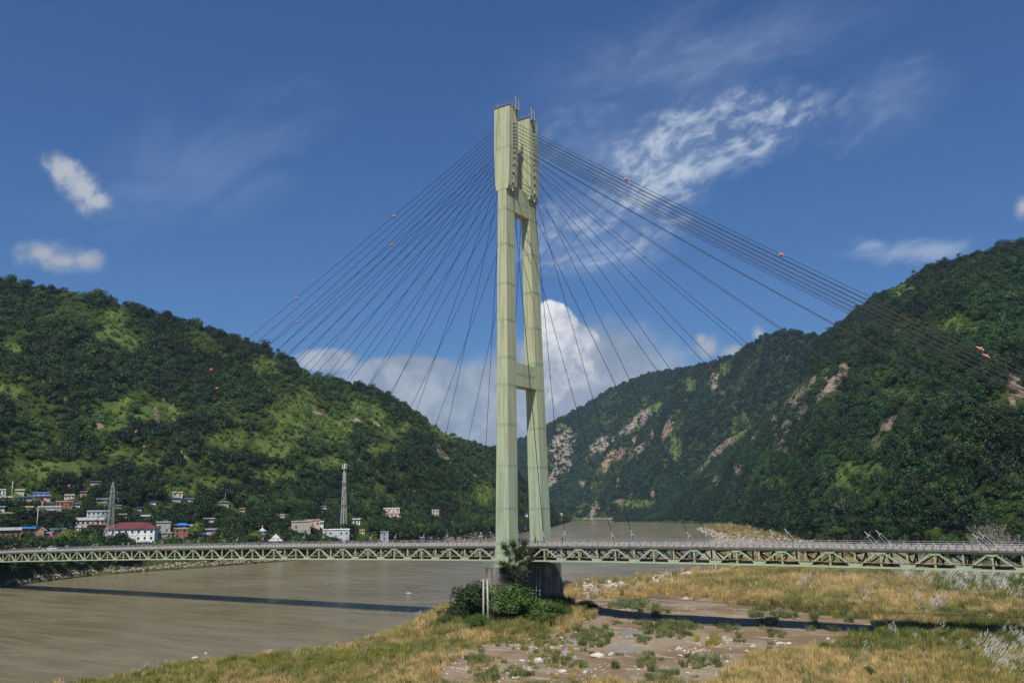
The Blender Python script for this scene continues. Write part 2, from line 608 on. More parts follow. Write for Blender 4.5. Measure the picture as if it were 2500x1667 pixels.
# railings
for sy in (-1, 1):
    mb = MB()
    for zz, r in ((1.52, 0.045), (1.14, 0.034), (0.86, 0.03)):
        pts = [(x, sy * 5.67, zc(x) + zz) for x in XS]
        mb.tube(pts, r, 6)
    rail = mb.build('railing', M_rail, bridge, smooth=True)
    mb = MB()
    if sy < 0:
        mb.box(-0.06, 0.06, -0.07, 0.07, 0.30, 1.60)
        mb.box(-0.10, 0.10, -0.12, 0.12, 0.24, 0.34)
        me = mb.mesh('rail_post', [M_rail])
    else:
        mb.box(-0.07, 0.07, -0.07, 0.07, 0.30, 0.95)
        mb.box(-0.075, 0.075, -0.075, 0.075, 0.95, 1.24, 1)
        mb.box(-0.08, 0.08, -0.08, 0.08, 1.24, 1.56, 2)
        mb.box(-0.05, 0.05, -0.05, 0.05, 1.56, 1.68)
        me = mb.mesh('rail_post', [M_rail, M_white, M_red])
    many('rail_post', me, [(x, sy * 5.67, zc(x)) for x in XP if abs(x) > 2.3 or sy < 0], rail)
# small orange reflectors along both sidewalk edges
mb = MB()
mb.box(-0.07, 0.07, -0.07, 0.07, 0.50, 0.86, 0)
mb.box(-0.09, 0.09, -0.09, 0.09, 0.86, 1.10, 1)
me = mb.mesh('reflector_post', [M_white, M_reflo])
many('reflector_post', me, [(x + 0.6, 4.0, zc(x)) for x in XP for k in (0,)], bridge)

# near and far truss
kk = [i for i in range(-3, 43)]


def nodeX(k):
    return (k - K0) * 10.0


BOT, TOP = -3.57, -0.02


def truss(sy, mats):
    m, my = mats
    Y = sy * 5.3
    mb = MB()
    for z0, z1, w in ((-0.42, -0.02, 0.42), (BOT, BOT + 0.38, 0.46)):
        V = []
        xs = [nodeX(k / 2) for k in range(-6, 86)]
        for x in xs:
            z = zc(x)
            V += [(x, Y - w / 2, z + z0), (x, Y + w / 2, z + z0), (x, Y + w / 2, z + z1), (x, Y - w / 2, z + z1)]
        Fc = []
        for i in range(len(xs) - 1):
            a = i * 4
            for q in range(4):
                Fc.append((a + q, a + (q + 1) % 4, a + 4 + (q + 1) % 4, a + 4 + q))
        mb.add(V, Fc)
    return mb.build('truss', m, bridge)


def gusset_mesh(bottom):
    mb = MB()
    for y in (-0.27, 0.25):
        if bottom:
            pr = [(-1.35, 0.0), (1.35, 0.0), (1.35, 0.50), (1.0, 0.86), (-1.0, 0.86), (-1.35, 0.50)]
            pr = [(x, z + BOT + 0.02) for x, z in pr]
        else:
            pr = [(-1.3, 0), (1.3, 0), (1.3, -0.30), (0.85, -0.72), (-0.85, -0.72), (-1.3, -0.30)]
            pr = [(x, z - 0.05) for x, z in pr][::-1]
        mb.prism(pr, y, y + 0.02)
    if not bottom:
        for x in (-0.7, -0.35, 0.35, 0.7):
            mb.box(x - 0.04, x + 0.04, -0.34, -0.272, -0.70, -0.06)
    return mb.mesh('gusset_plate', [M_truss])


near = truss(-1, (M_truss, M_truss_y))
gb, gt = gusset_mesh(True), gusset_mesh(False)
mb = MB()
mb.box(-0.16, 0.16, -0.17, 0.17, BOT + 0.384, -0.424)
vert_me = mb.mesh('vertical', [M_truss_y])
# verticals sit between the gusset plates; plates are 5 cm proud of them
diag = []
for s in (-1, 1):
    mb = MB()
    mb.bar((s * 0.95, 0, BOT + 0.62), (s * 4.25, 0, -0.55), 0.30, 0.26)
    mb.bar((s * 0.95, -0.16, BOT + 0.62), (s * 4.25, -0.16, -0.55), 0.03, 0.34)
    diag.append(mb.mesh('diagonal', [M_truss]))
for k in kk[:-1]:
    for h in (0, 1):
        x = nodeX(k + h * 0.5)
        if not (BX0 + 3 < x < BX1 - 3):
            continue
        z = zc(x)
        link('vertical', vert_me, near, (x, -5.3, z))
        link('gusset_plate', gt if h else gb, near, (x, -5.3, z))
        if not h:
            for dm in diag:
                link('diagonal', dm, near, (x, -5.3, z))
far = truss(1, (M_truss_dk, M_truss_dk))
mb = MB()
for k in kk[:-1]:
    for h in (0, 1):
        x = nodeX(k + h * 0.5)
        if not (BX0 + 3 < x < BX1 - 3):
            continue
        z = zc(x)
        # far truss web
        mb.box(x - 0.15, x + 0.15, 5.15, 5.45, z + BOT + 0.384, z - 0.424)
        if not h:
            for s in (-1, 1):
                mb.bar((x + s * 0.4, 5.3, z + BOT + 0.4), (x + s * 4.6, 5.3, z - 0.5), 0.28, 0.28)
        # floor beam, bottom cross beam
        mb.box(x - 0.17, x + 0.17, -4.95, 4.95, z - 0.95, z - 0.02)
        mb.box(x - 0.14, x + 0.14, -5.05, 5.05, z + BOT + 0.04, z + BOT + 0.32)
        # sway frame
        if not h:
            mb.bar((x, -5.0, z - 0.9), (x, -0.2, z + BOT + 0.35), 0.26, 0.26)
            mb.bar((x, 5.0, z - 0.9), (x, 0.2, z + BOT + 0.35), 0.26, 0.26)
        else:
            mb.bar((x, -5.0, z + BOT + 0.35), (x, -0.2, z - 0.9), 0.24, 0.24)
            mb.bar((x, 5.0, z + BOT + 0.35), (x, 0.2, z - 0.9), 0.24, 0.24)
    # bottom lateral bracing and stringers
    x0, x1, x2 = nodeX(k), nodeX(k + 0.5), nodeX(k + 1)
    if BX0 + 3 < x0 and x2 < BX1 - 3:
        z0, z1, z2 = zc(x0) + BOT + 0.18, zc(x1) + BOT + 0.18, zc(x2) + BOT + 0.18
        mb.bar((x0, -5.0, z0), (x1, 0, z1), 0.24, 0.2)
        mb.bar((x0, 5.0, z0), (x1, 0, z1), 0.24, 0.2)
        mb.bar((x1, 0, z1), (x2, -5.0, z2), 0.24, 0.2)
        mb.bar((x1, 0, z1), (x2, 5.0, z2), 0.24, 0.2)
for y in (-2.7, 0.0, 2.7):
    for a, b in zip(XS[1:-2], XS[2:-1]):
        mb.box(a, b, y - 0.12, y + 0.12, zc((a + b) / 2) - 0.55, zc((a + b) / 2) - 0.01)
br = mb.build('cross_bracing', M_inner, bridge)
# sagging pipe clipped to the near truss
pts = []
for k in range(-2, 84):
    x = nodeX(k / 2)
    if BX0 + 3 < x < BX1 - 6:
        pts.append((x, -5.55, zc(x) - 2.30))
        pts.append((x + 1.6, -5.55, zc(x) - 2.42))
        pts.append((x + 3.3, -5.55, zc(x) - 2.43))
MB().tube(pts, 0.06, 6).build('water_pipe', M_rust, bridge, smooth=True)
M_abut = M_pier
mb = MB()
mb.box(-302, -290.2, -7.5, 7.5, -24, -4.6)
mb.box(180.2, 196, -7.5, 7.5, -24, -1.9)
mb.build('abutment', M_abut, bridge)

# ---- tower
tower = link('tower', None, bridge)
TZ = 121.4


def legX(z):
    return 2.06 - 0.0072 * z


def legO(z):
    return 10.22 - 0.0249 * z


def legT(z):
    return 4.2 - 0.0015 * z


JZ = [-1.4, 9.5, 20.5, 31.1, 41.7, 49.0, 59.2, 69.4, 80.5, 90.7]
for s in (-1, 1):
    mb = MB()
    zs = [-3.5, 20, 45, 70, 95, 100, 119]
    V = []
    for z in zs:
        a, o, i = legX(z), s * legO(z), s * (legO(z) - legT(z))
        V += [(-a, o, z), (a, o, z), (a, i, z), (-a, i, z)]
    Fc = [(0, 1, 2, 3), tuple(len(V) - 4 + k for k in range(4))]
    for i in range(len(zs) - 1):
        for k in range(4):
            Fc.append((i * 4 + k, i * 4 + (k + 1) % 4, i * 4 + 4 + (k + 1) % 4, i * 4 + 4 + k))
    mb.add(V, Fc)
    leg = mb.build('leg', M_tower, tower)
    # seams: shallow bands around the leg, square to its lean
    mb = MB()

    def ring(zo, h, pr, mi=0):
        vs = []
        for dz in (0, h):
            for (sx, side) in ((-1, 0), (1, 0), (1, 1), (-1, 1)):
                z = zo + dz - (0.0249 * legT(zo) if side else 0)
                a = legX(z) + pr
                y = s * (legO(z) + pr) if side == 0 else s * (legO(z) - legT(z) - pr)
                vs.append((sx * a, y, z))
        mb.add(vs, [(0, 1, 5, 4), (1, 2, 6, 5), (2, 3, 7, 6), (3, 0, 4, 7), (0, 3, 2, 1), (4, 5, 6, 7)], mi)
    for z in JZ:
        ring(z, 0.16, 0.03)
        ring(z + 0.42, 0.14, 0.03)
    # vertical stiffener seams
    for fx in (-0.30, 0.30):
        mb.bar((fx * legX(-3.4), s * (legO(-3.4) + 0.012), -3.4), (fx * legX(96), s * (legO(96) + 0.012), 96), 0.05, 0.05)
    for ty in (0.5,):
        for sx in (1, -1):
            mb.bar((sx * (legX(-3.4) + 0.012), s * (legO(-3.4) - ty * 4.2), -3.4), (sx * (legX(96) + 0.012), s * (legO(96) - ty * 4.1), 96), 0.05, 0.05)
    mb.build('seam', M_weld, tower)
    # foot stools
    mb = MB()
    o, i = legO(-3.5), legO(-3.5) - 4.2
    mb.box(-2.4, 2.4, min(s * (o + 0.35), s * (i - 0.3)), max(s * (o + 0.35), s * (i - 0.3)), -4.72, -4.55)
    for k in range(9):
        x = -2.2 + k * 0.55
        mb.box(x - 0.06, x + 0.06, min(s * (o + 0.3), s * (o - 0.05)), max(s * (o + 0.3), s * (o - 0.05)), -4.56, -3.45)
        mb.box(x - 0.06, x + 0.06, min(s * (i - 0.25), s * (i + 0.05)), max(s * (i - 0.25), s * (i + 0.05)), -4.56, -3.45)
    for k in range(8):
        y = s * (i + 0.3 + k * 0.52)
        for sx in (-1, 1):
            mb.box(min(sx * 2.0, sx * 2.35), max(sx * 2.0, sx * 2.35), y - 0.06, y + 0.06, -4.56, -3.45)
    mb.box(-1.9, 1.9, min(s * (o - 0.1), s * (i + 0.1)), max(s * (o - 0.1), s * (i + 0.1)), -4.58, -3.4)
    mb.build('foot_plate', M_truss, tower)

    # anchor box: outer half, inner half, recessed core with the cable slots
    def sheared(prof, ya, yb, m_, name):
        b = MB()
        b.prism(prof, ya, yb)
        b.v = [(x, s * (y + 0.0249 * (TZ - z)), z) for x, y, z in b.v]
        return b.build(name, m_, tower)
    w = [(2.62, TZ), (2.62, 108.6), (2.46, 104.0), (2.20, 98.0), (1.98, 97.0), (1.80, 96.6)]
    prof = [(-x, z) for x, z in w][::-1] + w
    Yo = legO(TZ) + 0.06
    sheared(prof, Yo - 1.95, Yo, M_tower, 'anchor_box')
    sheared(prof, Yo - 4.35, Yo - 2.50, M_tower, 'anchor_box')
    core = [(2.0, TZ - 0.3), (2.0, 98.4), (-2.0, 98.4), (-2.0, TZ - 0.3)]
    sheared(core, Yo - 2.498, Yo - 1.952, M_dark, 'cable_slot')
    # small pale brackets at each cable in the slot
    b = MB()
    b.box(-2.66, 2.66, Yo - 4.45, Yo + 0.10, TZ + 0.002, TZ + 0.14)
    b.v = [(x, s * y, z) for x, y, z in b.v]
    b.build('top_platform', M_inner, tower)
    # seam bands on the box
    b = MB()
    for z in (TZ - 12.6,):
        for dz in (0, 0.45):
            b.box(-2.645, 2.645, Yo - 1.965, Yo + 0.025, z + dz, z + dz + 0.16)
            b.box(-2.645, 2.645, Yo - 4.37, Yo - 2.49, z + dz, z + dz + 0.16)
    b.v = [(x, s * (y + 0.0249 * (TZ - z)), z) for x, y, z in b.v]
    b.build('seam', M_weld, tower)
    # top railing
    b = MB()
    ys = [Yo + 0.02, Yo - 1.5, Yo - 3.0, Yo - 4.3]
    xs = [-2.6, -1.3, 0.0, 1.3, 2.6]
    for zz in (0.62, 1.15):
        b.tube([(-2.6, s * ys[0], TZ + zz), (2.6, s * ys[0], TZ + zz), (2.6, s * ys[-1], TZ + zz), (-2.6, s * ys[-1], TZ + zz), (-2.6, s * ys[0], TZ + zz)], 0.045, 5)
    for x in xs:
        for y in (ys[0], ys[-1]):
            b.tube([(x, s * y, TZ), (x, s * y, TZ + 1.2)], 0.055, 5)
    for y in ys[1:-1]:
        for x in (-2.6, 2.6):
            b.tube([(x, s * y, TZ), (x, s * y, TZ + 1.2)], 0.055, 5)
    if s < 0:
        b.bar((-1.9, -6.3, TZ + 0.2), (-2.2, -6.6, TZ + 1.9), 0.16, 0.16)
        b.bar((-1.0, -6.6, TZ + 0.2), (-2.2, -6.6, TZ + 1.9), 0.10, 0.10)
    b.build('top_railing', M_rail, tower)
    # davit frame hanging over the +X side
    b = MB()
    y1, y2 = (-4.9, -3.5) if s < 0 else (3.4, 4.8)
    x0 = 3.25
    for y in (y1, y2):
        b.tube([(x0, y, TZ - 0.55), (x0, y, TZ + 3.3)], 0.11, 6)
        b.tube([(x0, y, TZ + 3.2), (1.4, y, TZ + 0.1)], 0.07, 6)
        b.bar((1.9, y, TZ + 0.2), (x0 + 0.1, y, TZ - 0.5), 0.14, 0.14)
        b.tube([(x0, y, TZ + 0.6), (2.2, y, TZ + 0.6)], 0.05, 5)
    b.tube([(x0, y1 - 0.1, TZ + 3.2), (x0, y2 + 0.1, TZ + 3.2)], 0.12, 6)
    b.tube([(x0, y1, TZ + 0.55), (x0, y2, TZ + 0.55)], 0.05, 5)
    b.tube([(x0, y1, TZ + 1.9), (x0, y2, TZ + 1.9)], 0.05, 5)
    b.box(2.7, x0 + 0.25, y1 - 0.1, y2 + 0.1, TZ - 0.68, TZ - 0.58)
    b.build('davit', M_rail, tower)


def cross_beam(z0, z1, a, name='cross_beam'):
    b = MB()
    y0, y1 = legO(z0) - legT(z0) + 0.05, legO(z1) - legT(z1) + 0.05
    V = [(sx * a, sy * (y0 if q == 0 else y1), z0 if q == 0 else z1) for q in (0, 1) for sy in (-1, 1) for sx in (-1, 1)]
    b.add(V, [(0, 1, 3, 2), (4, 6, 7, 5), (0, 4, 5, 1), (2, 3, 7, 6), (0, 2, 6, 4), (1, 5, 7, 3)])
    o = b.build(name, M_tower, tower)
    return o


cross_beam(42.0, 48.2, 1.66)
b = MB()
for z in (45.0, 45.35):
    b.box(1.662, 1.69, -4.9, 4.9, z, z + 0.08)
    b.box(-1.69, -1.662, -4.9, 4.9, z, z + 0.08)
b.build('seam', M_weld, tower)
cross_beam(91.0, 98.6, 1.32)
b = MB()
b.box(1.322, 1.35, -3.55, 3.55, 94.2, 94.32)
b.build('seam', M_weld, tower)
b = MB()
for zz in (48.8, 49.35):
    for x in (1.6, -1.6):
        b.tube([(x, -4.75, zz), (x, 4.75, zz)], 0.04, 5)
for i in range(7):
    y = -4.7 + i * 9.4 / 6
    for x in (1.6, -1.6):
        b.tube([(x, y, 48.2), (x, y, 49.4)], 0.04, 5)
b.build('beam_railing', M_grn, tower)

# ---- piers
for s in (-1, 1):
    mb = MB()
    ztop, zbot = -4.75, -21.0
    xt, xb = 3.75, 4.6
    yo, yi = 12.6, 4.0
    ro = 0.55
    # rounded-corner block with a batter
    def ringp(xh, yO, yI, z):
        pts = []
        for cx, cy, a0 in ((xh - ro, yI + ro, -90), (xh - ro, yO - ro, 0), (-xh + ro, yO - ro, 90), (-xh + ro, yI + ro, 180)):
            for q in range(4):
                a = math.radians(a0 + q * 30)
                pts.append((cx + ro * math.cos(a), s * (cy + ro * math.sin(a)), z))
        return pts
    r0, r1 = ringp(xt, yo, yi, ztop), ringp(xb, yo + 0.6, yi - 0.4, zbot)
    n = len(r0)
    V = r0 + r1
    Fc = [tuple(range(n)), tuple(range(n, 2 * n))[::-1]] + [(i, (i + 1) % n, n + (i + 1) % n, n + i) for i in range(n)]
    mb.add(V, Fc)
    pier = mb.build('pier', M_pier, bridge)
    b = MB()
    zz = ztop
    cor = [(-xt + 0.2, s * (yo - 0.2)), (xt - 0.2, s * (yo - 0.2)), (xt - 0.2, s * (yi + 0.2)), (-xt + 0.2, s * (yi + 0.2))]
    for h in (0.55, 1.05):
        b.tube([(x, y, zz + h) for x, y in cor + cor[:1]], 0.045, 5)
    for (xa, ya), (xb_, yb_) in zip(cor, cor[1:] + cor[:1]):
        for q in range(4):
            t_ = q / 4
            x, y = xa + (xb_ - xa) * t_, ya + (yb_ - ya) * t_
            b.tube([(x, y, zz), (x, y, zz + 1.1)], 0.05, 5)
    b.build('guard_rail', M_rail, pier)
# drain pipes leaning against the far pier
mb = MB()
mb.tube([(3.0, 3.0, -4.2), (4.6, -0.5, -15.6)], 0.16, 6)
mb.tube([(2.4, 2.4, -4.2), (3.9, -1.2, -15.8)], 0.13, 6)
mb.build('drain_pipe', M_conc, bridge, smooth=True)

# ---- stay cables
ZT = [117.2, 116.1, 115.0, 113.9, 112.9, 111.9, 110.9, 109.9, 108.6, 107.0, 105.0, 102.6, 99.6, 97.0]
XL = [nodeX(24.5) - 20 * j for j in range(13, -1, -1)]
XR = [170, 168.2, 166.4, 164.6, 162.8, 161.0] + [nodeX(26.5) + 20 * j for j in range(7, -1, -1)]
BALLS = []
CABLES = {}
for side, XA in ((-1, XL), (1, XR)):
    for j, (xa, zt) in enumerate(zip(XA, ZT)):
        for s in (-1, 1):
            ys = s * (legO(zt) - 2.2)
            A = np.array([side * 2.1, ys, zt])
            B = np.array([xa, s * 5.3, zc(xa) + 0.55])
            L = np.linalg.norm(A - B)
            sag = 1.5 * (L / 290) ** 2 * (2.0 if side > 0 else 1.0)
            n = 14
            pts = []
            for q in range(n + 1):
                t_ = q / n
                p = A + (B - A) * t_
                p[2] -= 4 * sag * t_ * (1 - t_)
                pts.append(p)
            # anchor frame occupies the last metres
            d = pts[-2] - pts[-1]
            d /= np.linalg.norm(d)
            up_ = np.cross(np.array([0, 1.0, 0]), d)
            up_ /= np.linalg.norm(up_)
            flen = 2.2 if abs(xa) < 60 else 3.0
            mb = MB()
            mb.tube(pts, 0.060 if side < 0 else 0.072, 6)
            cable = mb.build('stay_cable', M_cable, bridge, smooth=True)
            CABLES[(side, j, s)] = pts
            mb = MB()
            foot = pts[-1]
            for q in (-1, 1):
                o = up_ * 0.30 * q
                mb.tube([foot + o - d * 0.1, foot + o + d * flen], 0.036, 5)
            for e in (0.35, flen):
                mb.bar(foot + d * e - up_ * 0.42, foot + d * e + up_ * 0.42, 0.14, 0.14, up=(0, 1, 0))
            mb.tube([foot + d * flen, foot + d * (flen + 1.2)], 0.09, 6)
            mb.bar(foot + np.array([side * -0.1, 0, -0.12]), foot + np.array([side * 1.1, 0, -0.35]), 0.22, 0.20, 1)
            mb.bar(foot + d * 0.2, foot + np.array([side * 1.2, 0, -0.35]), 0.14, 0.12, 1)
            mb.bar(foot + d * 0.4, foot + np.array([side * 0.0, 0, -0.35]), 0.42, 0.42, 1)
            mb.build('cable_anchor', [M_steelw, M_grn], cable)
            # pale collar at the tower slot
            if j % 1 == 0:
                dd = pts[1] - pts[0]
                dd /= np.linalg.norm(dd)
                mb = MB()
                mb.tube([pts[0], pts[0] + dd * 0.85], 0.17, 6)
                mb.build('cable_collar', M_steelw, cable, smooth=True)


def cable_at(side, j, s, x):
    pts = CABLES[(side, j, s)]
    for a, b_ in zip(pts, pts[1:]):
        if min(a[0], b_[0]) <= x <= max(a[0], b_[0]):
            t_ = (x - a[0]) / (b_[0] - a[0])
            return a + (b_ - a) * t_
    return pts[0]


# thin wires tying the stays together on the right side
for p0, p1, s in (((1484, 392), (1330, 622), -1), ((1524, 424), (1345, 662), -1)):
    A, B = on_y(*p0, -5.3), on_y(*p1, -5.3)
    pts = []
    for j in range(14):
        cp = CABLES[(1, j, s)]
        for a, b_ in zip(cp, cp[1:]):
            d1 = (B[0] - A[0]) * (a[2] - A[2]) - (B[2] - A[2]) * (a[0] - A[0])
            d2 = (B[0] - A[0]) * (b_[2] - A[2]) - (B[2] - A[2]) * (b_[0] - A[0])
            if d1 * d2 <= 0:
                f = d1 / (d1 - d2 + 1e-12)
                q = a + (b_ - a) * f
                if B[2] - 3 < q[2] < A[2] + 3:
                    pts.append(q)
                break
    pts.sort(key=lambda q: -q[2])
    if len(pts) > 2:
        MB().tube(pts, 0.028, 4).build('tie_wire', M_cable, bridge)

# warning balls on the top stays
ball_names = {
    (-1, -1): ['uppermost orange ball on the left nearest top stay cable', 'orange ball on the left near top cable, second from the tower',
               'orange ball on left near top cable before the upper forest of the left hill', 'orange ball on left near top cable before the landslip scars of the left hill',
               'lowest leftmost orange ball just above the village roofs'],
    (-1, 1): ['uppermost orange ball on the left farther top stay cable', 'orange ball on the left farther top cable, second from the tower',
              'orange ball on left farther top cable before the dark hill forest', 'orange ball on left farther top cable beside the pale hill scar',
              'lowest orange ball of the left farther top cable above the village'],
    (1, -1): ['orange ball on the right top cable nearest the tower', 'orange ball midway on the right top cable against blue sky',
              'large orange ball on the right top cable in front of the mountain forest'],
    (1, 1): ['orange ball half hidden behind the right cable bundle near the picture edge']}
ballpos = {(-1, -1): [-42, -84, -126, -168, -210], (-1, 1): [-52, -94, -136, -178, -219], (1, -1): [36.8, 74.5, 111.8], (1, 1): [111.8]}
mb = MB()
bm = bmesh.new()
bmesh.ops.create_uvsphere(bm, u_segments=16, v_segments=10, radius=0.46)
ball_me = bpy.data.meshes.new('marker_ball')
bm.to_mesh(ball_me)
bm.free()
ball_me.materials.append(M_orange)
ball_me.polygons.foreach_set('use_smooth', [True] * len(ball_me.polygons))
clamp_me = MB().tube([(-0.75, 0, 0), (0.75, 0, 0)], 0.14, 6).mesh('clamp', [M_steelw])
for key, xs in ballpos.items():
    for x, lab in zip(xs, ball_names[key]):
        p = cable_at(key[0], 0, key[1], x)
        q = cable_at(key[0], 0, key[1], x + 1.0)
        o = tag(link('marker_ball', ball_me, None, tuple(p - np.array([0, 0, 0.1]))), lab, 'marker ball', 'orange warning balls on the top stay cables')
        d = Vector(q - p).normalized()
        c = link('clamp', clamp_me, o, (0, 0, 0.1))
        c.rotation_euler = d.to_track_quat('X', 'Z').to_euler()


# ------------------------------------------------------------------ noise for terrain
_perm = RN.rand(256, 256)


def vnoise(x, y):
    x = np.asarray(x, float)
    y = np.asarray(y, float)
    xi, yi = np.floor(x).astype(int), np.floor(y).astype(int)
    fx, fy = x - xi, y - yi
    fx, fy = fx * fx * (3 - 2 * fx), fy * fy * (3 - 2 * fy)
    a = _perm[xi % 256, yi % 256]
    b = _perm[(xi + 1) % 256, yi % 256]
    c = _perm[xi % 256, (yi + 1) % 256]
    d = _perm[(xi + 1) % 256, (yi + 1) % 256]
    return (a * (1 - fx) + b * fx) * (1 - fy) + (c * (1 - fx) + d * fx) * fy


def fbm(x, y, o=4):
    s, a, t_ = 0, 1.0, 0
    for i in range(o):
        s = s + a * vnoise(x * 2 ** i + 17 * i, y * 2 ** i + 31 * i)
        t_ += a
        a *= 0.5
    return s / t_


def smooth(a, b, x):
    t_ = np.clip((np.asarray(x, float) - a) / (b - a), 0, 1)
    return t_ * t_ * (3 - 2 * t_)


WATER = -19.0
# shoreline of the near (right) bank, land inside
SHORE = np.array([(-1000, 2900), (-562, 1582), (-406, 1112), (-219, 703), (-120, 420), (-75, 310), (-40, 240), (-26, 196), (-33, 151), (-46, 103),
                  (-39, 78), (-38, 40), (-32, 2), (-20, -22), (-9, -61), (-12, -80), (-19, -93), (-15, -108), (-30, -150), (-50, -230), (-60, -500),
                  (1200, -500), (1200, 2900)], float)


def poly_dist(P, poly):
    """signed distance, positive inside"""
    P = np.atleast_2d(P)
    n = len(poly)
    best = np.full(len(P), 1e18)
    inside = np.zeros(len(P), bool)
    for i in range(n):
        a, b = poly[i], poly[(i + 1) % n]
        ab = b - a
        t_ = np.clip(((P - a) @ ab) / (ab @ ab), 0, 1)
        q = P - (a + t_[:, None] * ab)
        best = np.minimum(best, (q ** 2).sum(1))
        c = ((a[1] > P[:, 1]) != (b[1] > P[:, 1]))
        with np.errstate(divide='ignore', invalid='ignore'):
            xi = (b[0] - a[0]) * (P[:, 1] - a[1]) / (b[1] - a[1]) + a[0]
        inside ^= c & (P[:, 0] < xi)
    d = np.sqrt(best)
    return np.where(inside, d, -d)


FOOT = np.array([(500, 40), (330, 118), (150, 178), (95, 215), (60, 275), (0, 385), (-80, 505), (-140, 640), (-195, 770), (-290, 960), (-400, 1190), (-560, 1660), (-800, 2500)], float)


def bank_z(x, y):
    sh = np.shape(x)
    P = np.stack([np.ravel(x), np.ravel(y)], -1).astype(float)
    X, Y = P[:, 0], P[:, 1]
    w = (fbm(X / 9.0, Y / 9.0, 3) - 0.5) * 9.0
    d = poly_dist(P, SHORE) + w * smooth(0, 60, np.hypot(X, Y))
    z = np.where(d < 0, WATER + np.maximum(d * 0.25, -5), WATER + 1.15 * smooth(0, 5, d) + 0.55 * smooth(4, 40, d) + 0.5 * smooth(60, 200, d))
    land = smooth(0, 8, d)
    z = z + land * ((fbm(X / 26, Y / 26, 3) - 0.5) * 1.0 + (fbm(X / 5, Y / 5, 2) - 0.5) * 0.28)
    # mound of fill round the piers
    m = np.exp(-((X + 1) ** 2 / (2 * 12.0 ** 2) + (Y - 2) ** 2 / (2 * 14.0 ** 2)))
    z = z + 2.9 * m
    # hollow of the sandy wash running under the bridge
    hx = np.exp(-((Y - 8 - 0.0 * X) ** 2) / (2 * 13 ** 2)) * smooth(12, 30, X) * (1 - smooth(85, 115, X))
    z = z - 0.35 * hx
    # high bank the camera stands on
    dc = np.hypot(X - 150, Y + 235)
    z = z + 30 * (1 - smooth(15, 118, dc))
    return z.reshape(sh)


def axis(segs):
    out = []
    for a, b, st in segs:
        n = max(1, int(round((b - a) / st)))
        out += list(np.linspace(a, b, n, endpoint=False))
    out.append(segs[-1][1])
    return np.array(out)


def ground_material():
    m, t, b = mat('river_sand', (0.2, 0.17, 0.13), 0.95, 0.15)
    geo = t.n('ShaderNodeNewGeometry')
    co = geo.outputs['Position']
    n1 = t.noise(co, 0.045, 5, 0.6)
    n2 = t.noise(t.mapping(co, (0.35, 1.0, 1.0)), 0.35, 5, 0.65)
    n3 = t.noise(co, 2.2, 4, 0.7)
    c = t.mix(t.ramp(n1, 0.40, 0.58), C4((0.205, 0.135, 0.078)), C4((0.30, 0.235, 0.16)))
    c = t.mix(t.ramp(n2, 0.55, 0.66, 0.0, 0.8), c, C4((0.44, 0.40, 0.32)))
    c = t.mix(t.ramp(n3, 0.3, 0.8, 0.0, 0.5), c, C4((0.13, 0.10, 0.065)))
    at = t.n('ShaderNodeAttribute', attribute_name='soil')
    c = t.mix(at.outputs['Fac'], c, t.mix(n3, C4((0.10, 0.085, 0.04)), C4((0.20, 0.16, 0.085))))
    at2 = t.n('ShaderNodeAttribute', attribute_name='gravel')
    c = t.mix(at2.outputs['Fac'], c, t.mix(t.ramp(n3, 0.35, 0.65), C4((0.20, 0.17, 0.13)), C4((0.40, 0.35, 0.28))))
    # damp edge by the water
    sep = t.n('ShaderNodeSeparateXYZ', ins={0: co})
    wet = t.ramp(sep.outputs[2], WATER + 0.02, WATER + 0.35, 0.55, 0.0)
    c = t.mix(wet, c, C4((0.07, 0.055, 0.04)))
    t.set(b, 'Base Color', c)
    h = t.math('ADD', n3, t.math('MULTIPLY', n2, 1.5))
    bp = t.n('ShaderNodeBump', ins={'Height': h, 'Strength': 0.6, 'Distance': 0.18})
    t.set(b, 'Normal', bp.outputs[0])
    return m


M_ground = ground_material()

# regions of the sandbar, given as outlines seen in the photograph and dropped onto the ground
SAND = np.array([(1385, 1475), (1395, 1452), (1545, 1460), (1640, 1446), (1740, 1462), (1830, 1480), (2000, 1496), (2140, 1516), (2140, 1548), (2060, 1568), (1960, 1590), (1860, 1606),
                 (1790, 1640), (1740, 1680), (1290, 1680), (1330, 1640), (1352, 1600), (1366, 1560), (1395, 1535), (1436, 1512), (1470, 1500), (1430, 1488)], float)
PATCHY = np.array([(1100, 1590), (1366, 1540), (1400, 1600), (1420, 1680), (1060, 1680)], float)
GRAVEL = np.array([(1396, 1464), (1390, 1420), (1470, 1404), (1560, 1394), (1640, 1380), (1740, 1372), (1850, 1384), (1780, 1404), (1660, 1424), (1580, 1440), (1500, 1452), (1430, 1462)], float)
PLUME = [(2330, 1418, 100, 22), (2200, 1396, 40, 14), (2240, 1425, 60, 12), (2440, 1440, 60, 30), (2360, 1450, 60, 20), (2440, 1620, 90, 60), (2480, 1590, 40, 30), (1330, 1575, 1, 1), (600, 1602, 38, 14),
         (760, 1592, 22, 8), (880, 1612, 24, 14), (390, 1645, 22, 14), (335, 1655, 20, 12), (1010, 1515, 18, 14), (2120, 1480, 18, 10), (2480, 1470, 40, 20), (2180, 1556, 20, 14), (2300, 1560, 20, 12),
         (2280, 1500, 40, 20), (1965, 1440, 16, 8), (1620, 1438, 14, 8), (340, 1660, 20, 10)]


